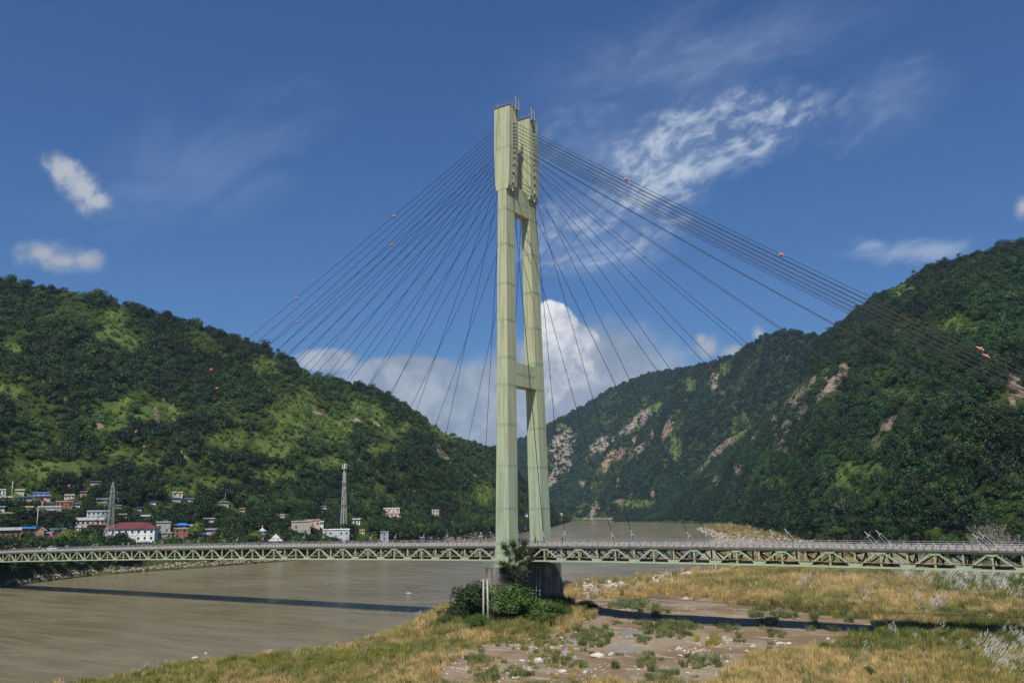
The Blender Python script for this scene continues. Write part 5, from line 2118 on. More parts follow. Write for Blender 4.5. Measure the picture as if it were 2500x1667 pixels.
# ------------------------------------------------------------------ the mound at the pier: shrubs, the thin tree, double pole
def shrub(px, py, wpx, hz, tint, label, kind=0, cat='shrub'):
    P = hit_bank(px, py)
    r = np.linalg.norm(P - CC)
    P[2] -= 0.25
    tree(P, wpx * 0.5 * r / F, np.array(tint), label, cat, 'shrub', hz=hz, me=BUSH_ME[kind])


shrub(1158, 1508, 129, 1.00, (0.030, 0.062, 0.018), 'tall dark green shrub left of the double pole below the pier', 0)
shrub(1120, 1518, 103, 0.67, (0.028, 0.050, 0.018), 'low dark shrub at the left foot of the pier mound', 1)
shrub(1232, 1516, 124, 1.00, (0.075, 0.14, 0.03), 'big glossy green shrub right of the double pole', 2)
shrub(1272, 1512, 133, 0.93, (0.055, 0.11, 0.026), 'large deep green shrub covering the middle of the pier mound', 0)
shrub(1240, 1482, 103, 0.74, (0.05, 0.080, 0.02), 'green shrub against the foot of the near concrete pier', 1)
shrub(1168, 1540, 61, 1.00, (0.060, 0.115, 0.02), 'small yellow green bush in front of the double pole', 2)
shrub(1322, 1505, 103, 0.74, (0.085, 0.15, 0.035), 'light green shrub below the far pier', 1)
shrub(1358, 1510, 82, 0.74, (0.06, 0.115, 0.028), 'green shrub at the right end of the pier mound', 2)
shrub(1330, 1526, 91, 0.59, (0.085, 0.13, 0.035), 'low weedy bush at the edge of the wet sand under the mound', 0)
shrub(1440, 1488, 80, 0.42, (0.03, 0.05, 0.02), 'shaded dark bush right of the far pier where the deck shadow starts', 1)
shrub(1088, 1530, 48, 0.9, (0.05, 0.085, 0.025), 'small green bush by the water at the left end of the mound', 2)
shrub(1045, 1528, 20, 1.0, (0.045, 0.085, 0.025), 'tiny round bush on the shore left of the mound', 0)
shrub(2130, 1655, 34, 1.2, (0.03, 0.075, 0.02), 'lone dark green bush in dry grass at the bottom right', 1)
shrub(614, 1640, 24, 0.6, (0.03, 0.07, 0.02), 'dark green weed clump in the grass at the lower left shore', 2)
shrub(615, 1662, 28, 0.6, (0.05, 0.09, 0.03), 'pale green weed clump at the bottom edge left', 0)


def thin_tree():
    """feathery tree in front of the near pier"""
    P = hit_bank(1262, 1494)
    d = np.array([CC[0] - 0, CC[1] - 0])
    P = np.array([2.4, -14.6, 0.0])
    P[2] = float(bank_z(P[0], P[1]))
    root = tag(link('thin_tree', None, None, tuple(P)), 'slender feathery tree growing in front of the near concrete pier', 'tree')
    rs = np.random.RandomState(77)
    s = np.linalg.norm(P - CC) / F
    e1, e2 = np.array([CR[0], CR[1], 0.0]), np.array([0, 0, 1.0])
    e3 = np.array([-CR[1], CR[0], 0.0])
    base = proj(P)[0]

    def at(px, py, dd=0.0):
        return e1 * (px - base[0]) * s + e2 * (base[1] - py) * s + e3 * dd
    mb = MB()
    main = [at(base[0], base[1] + 6), at(1262, 1452), at(1258, 1418, .2), at(1256, 1396, .3), at(1262, 1380, .2)]
    mb.tube(main, [0.20, 0.16, 0.13, 0.10, 0.08], 7)
    limbs = [[(1256, 1396), (1245, 1372), (1238, 1352), (1232, 1340)], [(1262, 1380), (1272, 1362), (1280, 1345), (1284, 1334)], [(1258, 1418), (1244, 1400), (1236, 1388), (1226, 1382)],
             [(1262, 1380), (1262, 1360), (1256, 1344), (1254, 1336)], [(1256, 1400), (1276, 1384), (1292, 1378), (1303, 1374)], [(1258, 1420), (1276, 1410), (1286, 1404)], [(1257, 1410), (1246, 1404), (1236, 1402), (1228, 1398)],
             [(1262, 1380), (1284, 1366), (1296, 1356)], [(1262, 1440), (1250, 1428), (1242, 1420)], [(1262, 1436), (1276, 1428), (1284, 1420)]]
    tips = []
    for L in limbs:
        dd = rs.randn() * 0.8
        pts = [at(x, y, dd * i / len(L)) for i, (x, y) in enumerate(L)]
        mb.tube(pts, list(np.linspace(0.08, 0.025, len(pts))), 5)
        for i in range(1, len(pts)):
            for q in range(3):
                tips.append((pts[i - 1] + (pts[i] - pts[i - 1]) * rs.rand(), 0.75 if i > 1 else 0.5))
        tips.append((pts[-1], 0.9))
    mb.build('trunk', M_bark, root, smooth=True)
    quads = []
    for p, sp in tips:
        for _ in range(95):
            v = rs.randn(3) * np.array([0.62, 0.62, 0.40]) * sp
            c = p + v
            nrm = rs.randn(3) + np.array([0, -0.3, 0.8])
            nrm /= np.linalg.norm(nrm)
            a = np.cross(nrm, rs.randn(3))
            a /= np.linalg.norm(a)
            b = np.cross(nrm, a)
            l = 0.17 + 0.12 * rs.rand()
            quads.append([c + a * l, c + b * l * 0.35, c - a * l, c - b * l * 0.35])
    o = link('crown', quads_mesh('crown', np.array(quads), M_leaf_o), root)
    o.color = (0.040, 0.058, 0.018, 1)


thin_tree()

P1 = hit_bank(1187, 1536)
root = tag(link('double_utility_pole', None, None, tuple(P1)), 'pair of pale concrete poles joined by cross arms in front of the shrubs', 'utility pole')
r1 = np.linalg.norm(P1 - CC) / F
dx = np.array([CR[0], CR[1], 0]) * 5.5 * r1
hh = 112 * r1
for s_ in (-1, 1):
    MB().tube([dx * s_ + np.array((0, 0, -1)), dx * s_ * 0.85 + np.array((0, 0, hh))], [0.24, 0.17], 8).build('pole_shaft', M_conc, root, smooth=True)
mb = MB()
for z_, ov in ((hh - 0.3, 2.0), (hh - 2.0, 1.3), (1.2, 2.4)):
    mb.bar(dx * -ov + np.array((0, 0, z_)), dx * ov + np.array((0, 0, z_ + (0.5 if z_ < hh - 1 else 0.15))), 0.22, 0.22)
mb.build('cross_arm', M_deadwood, root)
for q in (-1.8, -0.6, 0.6, 1.8):
    MB().tube([dx * q + np.array((0, 0, hh - 0.2)), dx * q + np.array((0, 0, hh + 0.35))], [0.09, 0.05], 6).build('insulator', M_steelw, root)


def wire(A, B, sag, label, r=0.03, group=None):
    A, B = np.array(A, float), np.array(B, float)
    pts = []
    for i in range(25):
        t_ = i / 24
        p = A + (B - A) * t_
        p[2] -= 4 * sag * t_ * (1 - t_)
        pts.append(p)
    tag(MB().tube(pts, r, 4).build('power_wire', M_cable, None), label, 'wire', group)


def at_d(px, py, d):
    v = ray(px, py)
    return CC + v / math.hypot(v[0], v[1]) * d


wire(P1 + dx * 1.8 + np.array((0, 0, hh)), at_d(2640, 1512, 118), 1.2, 'thin black wire crossing the sandbar from the double pole to the right edge', 0.022)
wire(at_d(1950, 1262, 470), at_d(2640, 1201, 215), 1.0, 'highest pale wire crossing the wood at right', 0.045)
wire(at_d(1990, 1290, 450), at_d(2640, 1238, 210), 1.0, 'upper middle wire in front of the right wood', 0.04)
wire(at_d(2030, 1295, 450), at_d(2640, 1243, 210), 1.2, 'lower middle wire in front of the right wood', 0.04)
wire(at_d(1900, 1318, 450), at_d(2640, 1270, 208), 1.0, 'lowest pair, upper wire just above the right railing', 0.04)
wire(at_d(1900, 1324, 450), at_d(2640, 1276, 208), 1.2, 'lowest pair, lower wire just above the right railing', 0.04)


# ------------------------------------------------------------------ stones
def rock_mesh(name, seed, material, flat=0.6, sub=2):
    rs = np.random.RandomState(seed)
    bm = bmesh.new()
    bmesh.ops.create_icosphere(bm, subdivisions=sub, radius=1.0)
    cuts = []
    for _ in range(9):
        v = rs.randn(3)
        cuts.append((v / np.linalg.norm(v), 0.55 + 0.35 * rs.rand()))
    for v in bm.verts:
        p = np.array(v.co)
        for n, d in cuts:
            e = p @ n - d
            if e > 0:
                p = p - n * e * 0.9
        p = p * np.array([1.0, 0.75, flat])
        p += rs.randn(3) * 0.025
        v.co = p
    me = bpy.data.meshes.new(name)
    bm.to_mesh(me)
    bm.free()
    me.materials.append(material)
    return me


M_rock = mottled('pale_river_stone', (0.42, 0.38, 0.32), (0.60, 0.55, 0.47), 1.2, 0.9, bump=0.6)
M_rockd = mottled('dark_river_stone', (0.05, 0.05, 0.05), (0.13, 0.12, 0.11), 1.6, 0.85, bump=0.6)
M_rockm = mottled('grey_streaked_stone', (0.17, 0.16, 0.15), (0.46, 0.43, 0.38), 2.2, 0.9, bump=0.6)


def rock_inst_material():
    m, t, b = mat('bank_stone', (0.3, 0.28, 0.24), 0.9, 0.2)
    at = t.n('ShaderNodeAttribute', attribute_type='INSTANCER', attribute_name='tint')
    co = t.n('ShaderNodeTexCoord').outputs['Object']
    t.set(b, 'Base Color', t.mix(1.0, at.outputs['Color'], t.mix(t.noise(co, 1.5, 3), C4((0.6, 0.6, 0.6)), C4((1.35, 1.3, 1.25))), 'MULTIPLY'))
    return m


M_rock_i = rock_inst_material()
ROCKS = [rock_mesh('stone', 60 + i, M_rock, f) for i, f in enumerate((0.45, 0.6, 0.35, 0.7))]
ROCKSD = [rock_mesh('stone', 70 + i, M_rockd, f) for i, f in enumerate((0.6, 0.5))]
ROCKSM = [rock_mesh('stone', 80, M_rockm, 0.5, 3)]
PROTO['stone'] = [proto_obj('bank_stone', rock_mesh('bank_stone', 90 + i, M_rock_i, 0.6)) for i in range(4)]

STONES = [
    (1370, 1559, 18, 0, 'pale angular stone at the grass edge left of the muddy pool'), (1346, 1583, 17, 1, 'pale stone on brown mud left of the muddy pool'),
    (1370, 1578, 12, 2, 'small flat stone between two pale stones left of the muddy pool'), (1315, 1616, 26, 3, 'rounded grey stone half sunk in weeds near the bottom'),
    (1458, 1603, 38, 0, 'largest smooth pale boulder on the wet sand'), (1434, 1607, 44, 9, 'long dark streaked boulder touching the smooth pale boulder'),
    (1495, 1598, 18, 1, 'pointed pale stone right of the large smooth boulder'), (1374, 1640, 26, 2, 'flat pale slab on the mud near the bottom edge'),
    (1429, 1642, 14, 3, 'small white stone right of the flat slab near the bottom'), (1294, 1637, 12, 3, 'upright tan stone among grass tufts near the bottom'),
    (1275, 1613, 16, 2, 'low flat white stone left of the sunken grey stone'), (1553, 1627, 9, 2, 'tiny white stone alone on smooth brown sand'),
    (910, 1626, 20, 8, 'black rock buried in the grass at the lower left'), (903, 1618, 26, 8, 'dark grey rock just above the black buried rock'),
    (1659, 1585, 20, 1, 'pale stone at the left end of the pebble patch'), (1663, 1601, 15, 2, 'flat pale stone under the left end of the pebble patch'),
    (1840, 1578, 16, 1, 'beige stone alone on the sand right of the pebble patch'), (1823, 1589, 12, 0, 'rusty brown stone beside a white one on the sand'),
    (1834, 1592, 10, 2, 'small white stone touching the rusty brown one'), (1903, 1572, 22, 2, 'long flat pale slab left of a green tuft on the sand'),
    (1926, 1571, 14, 0, 'sharp pale slab at the right of the long flat slab'), (2102, 1557, 12, 1, 'whitish stone where the sand ends at the tall right grass'),
    (2022, 1560, 10, 3, 'small pale stone right of the middle on the upper sand'), (1681, 1644, 16, 2, 'flat pale stone near the bottom under the green sedge'),
    (1776, 1615, 12, 1, 'pale stone at the edge of the tan grass field'), (1675, 1462, 16, 1, 'light boulder on the bright sand behind the deck shadow'),
    (1660, 1440, 20, 3, 'rounded light boulder where tan grass meets the bright sand'), (998, 1449, 14, 2, 'pale rock standing in the river left of the piers'),
    (1022, 1447, 11, 8, 'thin dark rock in the river beside the pale one'), (476, 1606, 15, 2, 'white rock breaking the river surface at lower left'),
    (503, 1594, 8, 2, 'small white rock in the river above the larger one'), (1434, 1416, 17, 2, 'flat pale rock in the water right of the piers'),
    (1383, 1431, 9, 1, 'small white rock in the water close to the far pier'), (1738, 1388, 26, 2, 'wide grey slab at the tip of the stony bank under the deck'),
    (1030, 1528, 26, 2, 'pale slab at the waterline left of the pier mound'), (1013, 1517, 14, 1, 'light stone beside the white plumes at the waterline')]
for px, py, w, ty, lab in STONES:
    if (px < 1100 and py < 1500) or px in (476, 503, 1434, 1383):
        P = on_z(px, py, WATER)
    else:
        P = hit_bank(px, py)
    s = w * 0.5 * np.linalg.norm(P - CC) / F
    me = ROCKSM[0] if ty == 9 else (ROCKSD[px % 2] if ty == 8 else ROCKS[ty])
    o = tag(link('stone', me, None, (P[0], P[1], P[2] + s * 0.12)), lab, 'stone', 'loose stones of the river bed')
    o.scale = (s, s, s * 1.1)
    o.rotation_euler = (R_.uniform(-.2, .2), R_.uniform(-.2, .2), math.atan2(CR[1], CR[0]) + R_.uniform(-.5, .5))

# driftwood
for px, py, L, a, lab in ((1141, 1606, 26, 0.7, 'weathered dark branch lying in the grass near the lower middle'), (2145, 1452, 34, 0.1, 'thick pale log in the grass below the right deck'),
                          (1498, 1453, 24, 0.0, 'dark stick on the bright sand near the far pier'), (2070, 1465, 10, 0.3, 'short black stump in grass below the right deck'), (1697, 1652, 20, -0.2, 'thin dark stick on the sand at the bottom'),
                          (2010, 1445, 12, 0.9, 'dark leaning stump at the end of the tan grass'), (2390, 1497, 26, 0.1, 'pale branch in the reeds near the right edge')):
    P = hit_bank(px, py)
    k = np.linalg.norm(P - CC) / F
    d = np.array([CR[0], CR[1], 0]) * math.cos(a * 0.6) + np.array([0, 0, 1]) * math.sin(a) * 0.6
    root = tag(link('driftwood', None, None, tuple(P)), lab, 'driftwood')
    mb = MB()
    h = L * k / 2
    mb.tube([-d * h, np.array((0, 0, 0.12)), d * h + np.array((0, 0, 0.25))], [0.16, 0.14, 0.07], 6)
    mb.tube([np.array((0, 0, 0.1)), d * h * 0.5 + np.array((0.2, 0.1, 0.7))], [0.08, 0.03], 5)
    mb.build('branch', M_deadwood if 'pale' in lab or 'log' in lab else M_bark, root, smooth=True)


def puddle(px, py, w, h, label):
    P = hit_bank(px, py)
    k = np.linalg.norm(P - CC) / F
    d = ray(px, py)
    sl = abs(d[2]) / math.hypot(d[0], d[1])
    hx, hy = w * 0.5 * k, h * 0.5 * k / sl
    e1 = np.array([CR[0], CR[1]])
    e1 /= np.linalg.norm(e1)
    e2 = np.array([-e1[1], e1[0]])
    rs = np.random.RandomState(int(px))
    n = 40
    pts = []
    zz = []
    for i in range(n):
        a = 2 * math.pi * i / n
        q = 1 + 0.22 * math.sin(2 * a + px) + 0.14 * math.sin(3 * a + py) + 0.10 * math.sin(5 * a)
        x, y = P[:2] + e1 * hx * q * math.cos(a) + e2 * hy * q * math.sin(a)
        pts.append((x, y))
        zz.append(float(bank_z(x, y)))
    z = float(np.percentile(zz + [P[2]], 55)) + 0.03
    b = MB()
    b.add([(x, y, z) for x, y in pts], [tuple(range(n))])
    return tag(b.build('puddle', M_pud), label, kind='structure')


M_pud = mat('still_shallow_water', (0.34, 0.29, 0.24), 0.12, 0.5)[0]
puddle(1392, 1566, 34, 12, 'small pale pool at the grass edge')
puddle(1386, 1594, 36, 18, 'pool on the mud left of the green tussock')
puddle(1525, 1584, 66, 14, 'shallow pool right of the green tussock')
puddle(1556, 1655, 44, 7, 'narrow pool near the bottom')
puddle(1545, 1546, 70, 16, 'wet hollow in the brown sand')


# ------------------------------------------------------------------ grasses
def blades(seed, n, h, spread, lean, w, droop=0.25):
    rs = np.random.RandomState(seed)
    T = []
    for _ in range(n):
        a = rs.rand() * 6.28
        q = spread * rs.rand() ** 0.5
        b = np.array((q * math.cos(a), q * math.sin(a), 0))
        hh = h * (0.55 + 0.5 * rs.rand())
        d = np.array((math.cos(a), math.sin(a), 0)) * lean * hh * rs.rand() + np.array((0.12 * hh, 0.02, 0))
        s = rs.randn(3)
        s[2] = 0
        s = s / np.linalg.norm(s) * w * (0.6 + 0.8 * rs.rand())
        m = b + d * 0.4 + np.array((0, 0, hh * 0.6))
        e = b + d * (1 + droop) + np.array((0, 0, hh * (1 - droop * 0.2)))
        T.append([b - s * .6, b + s * .6, m + s, m - s])
        T.append([m - s, m + s, e + s * .15, e - s * .15])
    return np.array(T)


def plume_material():
    m, t, b = mat('silvery_plume', (0.46, 0.43, 0.38), 0.9, 0.1)
    return m


M_plume = plume_material()


def plume_mesh(seed):
    rs = np.random.RandomState(seed)
    mb = MB()
    for T in blades(seed, 60, 1.5, 0.35, 0.5, 0.02):
        mb.add(T, [(0, 1, 2, 3)], 0)
    for _ in range(6):
        a = rs.rand() * 6.28
        q = 0.4 * rs.rand() ** 0.5
        b_ = np.array((q * math.cos(a), q * math.sin(a), 1.15 + 0.7 * rs.rand()))
        d = np.array((0.42 + rs.randn() * 0.10, 0.05 + rs.randn() * 0.10, 0.62))
        L = 0.55 + 0.25 * rs.rand()
        mb.tube([b_, b_ + d * L * 0.35, b_ + d * L * 0.75 + np.array((0.04, 0, -0.02)), b_ + d * L * 1.15 + np.array((0.12, 0, -0.08))], [0.008, 0.028, 0.022, 0.004], 4, mi=1)
    return mb.mesh('plume_grass', [M_grass, M_plume])


PROTO['grass'] = ([proto_obj('tall_grass', quads_mesh('tall_grass', blades(500 + i, 60, 1.25, 0.42, 0.35, 0.026), M_grass)) for i in range(4)] +
                  [proto_obj('short_sedge', quads_mesh('short_sedge', blades(520 + i, 46, 0.75, 0.38, 0.45, 0.024), M_grass)) for i in range(3)] +
                  [proto_obj('plume_grass', plume_mesh(540 + i)) for i in range(3)])

TAN = np.array([0.64, 0.475, 0.225])
OLV = np.array([0.235, 0.24, 0.075])
GRN = np.array([0.10, 0.16, 0.042])
YEL = np.array([0.40, 0.34, 0.10])
DUN = np.array([0.24, 0.19, 0.12])
TUFTS = [(1458, 1560, 52, 30, 1), (1640, 1540, 60, 26, 1), (1570, 1560, 26, 14, 1), (1413, 1620, 24, 14, 1), (1590, 1613, 26, 12, 1), (1698, 1622, 26, 18, 1), (1748, 1620, 22, 12, 1), (1506, 1628, 7, 8, 1), (1612, 1655, 34, 16, 1),
         (1580, 1602, 10, 6, 1), (1590, 1655, 20, 12, 1), (1790, 1536, 12, 9, 1), (1765, 1524, 8, 10, 1), (1862, 1530, 7, 9, 1), (1882, 1523, 16, 8, 1), (1978, 1535, 7, 10, 1), (1993, 1530, 6, 10, 1), (2036, 1540, 9, 9, 1), (1885, 1552, 12, 9, 1),
         (1910, 1551, 12, 7, 1), (1885, 1575, 8, 9, 1), (1745, 1572, 14, 16, 2), (1848, 1498, 14, 14, 1), (1920, 1503, 30, 9, 1), (1995, 1506, 18, 10, 1), (2070, 1510, 14, 9, 1), (1360, 1550, 6, 16, 2), (1255, 1640, 30, 14, 1),
         (1195, 1650, 20, 20, 1), (1560, 1480, 30, 12, 1), (1600, 1494, 22, 10, 1), (1530, 1480, 30, 10, 1), (1700, 1566, 16, 10, 2), (2100, 1600, 30, 20, 1), (1808, 1560, 9, 10, 1), (1320, 1595, 20, 16, 2), (1165, 1612, 24, 16, 1)]


def plant_grass():
    rs = np.random.RandomState(42)
    N = 190000
    x = -60 + 300 * rs.rand(N)
    y = -128 + 378 * rs.rand(N)
    d0 = np.hypot(x - CC[0], y - CC[1])
    # thin out with distance, clumps get larger instead
    keep = rs.rand(N) < np.clip(120 / d0, 0.3, 1.0)
    x, y, d0 = x[keep], y[keep], d0[keep]
    p0 = proj(np.stack([x, y, np.full(len(x), -17.5)], -1))
    k = (p0[:, 0] > -40) & (p0[:, 0] < 2900) & (p0[:, 1] < 1720) & (p0[:, 1] > 1300)
    x, y, d0 = x[k], y[k], d0[k]
    sd = poly_dist(np.stack([x, y], -1), SHORE)
    k = sd > 1.0
    x, y, d0, sd = x[k], y[k], d0[k], sd[k]
    z = bank_z(x, y)
    p = proj(np.stack([x, y, z], -1))
    n1 = fbm(x / 14, y / 14, 3)
    n2 = fbm(x / 4 + 9, y / 4 + 3, 3)
    n3 = fbm(x / 30 + 5, y / 30 + 2, 2)
    px, py = p[:, 0], p[:, 1]
    sand = poly_dist(p[:, :2], SAND)
    patch = poly_dist(p[:, :2], PATCHY)
    grav = poly_dist(p[:, :2], GRAVEL)
    dens = np.ones(len(x)) * (0.75 + 0.7 * smooth(0.40, 0.54, n2))
    edge = (n2 - 0.5) * 40
    dens = np.where(sand + edge > 0, 0.0, dens)
    dens = np.where(patch + edge > 0, 0.22 * (n2 > 0.5), dens)
    dens = np.where(grav + edge * 0.5 > 0, 0.06, dens)
    dens *= smooth(0.8, 3.5, sd + (n2 - 0.5) * 5)
    pier = (np.abs(x) < 5) & (np.abs(y) < 13.5)
    dens = np.where(pier, 0, dens)
    tuft = np.zeros(len(x))
    for (a, b, rx, ry, kd) in TUFTS:
        q = 1 - np.sqrt(((px - a) / rx) ** 2 + ((py - b) / ry) ** 2)
        tuft = np.maximum(tuft, (q > -0.05 + (n2 - 0.5) * 2.2 + 0.25 * rs.rand(len(x))) * kd)
    dens = np.where(tuft > 0, 0.42, dens)
    ok = rs.rand(len(x)) < dens
    x, y, z, d0, n1, n2, n3, px, py, tuft, patch, sd = (v[ok] for v in (x, y, z, d0, n1, n2, n3, px, py, tuft, patch, sd))
    n = len(x)
    kind = rs.randint(0, 4, n)
    short = (tuft == 1) | (patch > -10) | (rs.rand(n) < 0.18)
    kind = np.where(short, 4 + rs.randint(0, 3, n), kind)
    # colour by area
    t_ = np.clip(smooth(0.38, 0.62, n1) + rs.randn(n) * 0.22, 0, 1)[:, None]
    back = (py < 1480) & (px > 1380)
    tint = OLV * (1 - t_) + TAN * t_
    tb = np.clip(0.70 + (n3 - 0.5) * 2.2 - smooth(2150, 2450, px) * 0.45 + rs.randn(n) * 0.2, 0, 1)[:, None]
    tint = np.where(back[:, None], OLV * (1 - tb) + TAN * tb, tint)
    fr = ((py > 1560) & (px > 1700))[:, None]
    tf = np.clip(0.55 + (n3 - 0.5) * 2.0 + rs.randn(n) * 0.2, 0, 1)[:, None]
    tint = np.where(fr, YEL * (1 - tf) * 0.9 + TAN * tf, tint)
    lf = (px < 1000)[:, None]
    tl = np.clip(0.62 + (n1 - 0.5) * 2.0 - smooth(2, 14, sd) * 0.15 + (1 - smooth(2, 7, sd)) * 0.5 + rs.randn(n) * 0.2, 0, 1)[:, None]
    tint = np.where(lf, np.array([0.25, 0.26, 0.06]) * (1 - tl) + TAN * tl, tint)
    gz = (((px > 2280) & (py < 1455)) | ((px > 2000) & (py > 1535) & (py < 1600)))[:, None]
    gg = np.clip(0.6 + rs.randn(n) * 0.3, 0, 1)[:, None]
    tint = np.where(gz, GRN * gg + tint * (1 - gg), tint)
    mnd = (np.exp(-((x + 1) ** 2 / 260 + (y + 4) ** 2 / 420)) > 0.4)[:, None]
    tint = np.where(mnd, np.array([0.11, 0.13, 0.04]) * (0.7 + 0.6 * rs.rand(n, 1)), tint)
    tint = np.where((tuft == 1)[:, None], np.array([0.18, 0.205, 0.085]) * (0.7 + 0.7 * rs.rand(n, 1)), tint)
    tint = np.where(((n2 > 0.60) & (tuft == 0))[:, None], tint * 0.55 + GRN * 0.5, tint)
    tint = tint * (0.8 + 0.4 * rs.rand(n, 1))
    # white plumes
    pl = np.zeros(n)
    for a, b, rx, ry in PLUME:
        pl = np.maximum(pl, 1 - np.sqrt(((px - a) / rx) ** 2 + ((py - b) / ry) ** 2))
    isp = (pl > 0.0) & (pl > (n2 - 0.5) * 2.5 - 0.1) & (rs.rand(n) < 0.10 + 0.18 * pl)
    isp |= (rs.rand(n) < 0.001 + 0.006 * ((px > 2000) & (py > 1400))) & (tuft == 0) & (patch < -20)
    kind = np.where(isp, 7 + rs.randint(0, 3, n), kind)
    sc_ = (0.75 + 0.6 * rs.rand(n)) * np.clip(d0 / 190, 1.0, 1.7)
    sc_ = np.where(tuft == 1, sc_ * 1.15, sc_)
    hz = sc_ * (0.9 + 0.6 * rs.rand(n))
    hz *= np.where((py > 1560) & (px < 1100), 0.9, 1.0)
    scl = np.stack([sc_ * 1.1, sc_ * 1.1, hz], -1)
    rz = np.where(isp, rs.randn(n) * 0.4 + math.atan2(CR[1], CR[0]), rs.rand(n) * 6.28)
    rot = np.stack([rs.randn(n) * 0.08, rs.randn(n) * 0.08, rz], -1)
    tint = np.concatenate([tint, np.ones((n, 1))], 1)
    P = np.stack([x, y, z - 0.04], -1)
    print('grass clumps', n)
    scatter('riverbank_grass', 'grass', P, rot, scl, kind, tint, 'tall dry and green grass with white plumes covering the sandbar', 'grass')
    # sparser, larger clumps beyond the bridge
    N = 60000
    x = -460 + 760 * rs.rand(N)
    y = 215 + 1100 * rs.rand(N) ** 1.3
    P2 = np.stack([x, y], -1)
    sd = poly_dist(P2, SHORE)
    az, r = az_xy(x, y)
    Fd, _ = H_front.rng(az)
    nn = fbm(x / 25, y / 25, 3)
    ok = (sd > 12) & (r < Fd + 10) & (rs.rand(N) < smooth(0.40, 0.56, nn) + 0.05 + (x > 20) * 0.5) & ((y < 430) | (rs.rand(N) < 0.3))
    x, y, nn = x[ok], y[ok], nn[ok]
    n = len(x)
    z = bank_z(x, y)
    pp = proj(np.stack([x, y, z], -1))
    kind = np.where(rs.rand(n) < 0.08 + 0.25 * (pp[:, 0] > 2100), 7 + rs.randint(0, 3, n), rs.randint(0, 7, n))
    s = (1.3 + 0.8 * rs.rand(n)) * np.clip(y / 500, 1, 2)
    t_ = rs.rand(n, 1)
    tint = np.concatenate([(OLV * (1 - t_) + TAN * t_) * 0.9, np.ones((n, 1))], 1)
    scatter('far_bank_grass', 'grass', np.stack([x, y, z - .05], -1), np.stack([0 * s, 0 * s, rs.rand(n) * 6.28], -1), np.stack([s * 1.3, s * 1.3, s], -1), kind, tint,
            'scattered grass and reeds on the gravel behind the bridge', 'grass')


plant_grass()


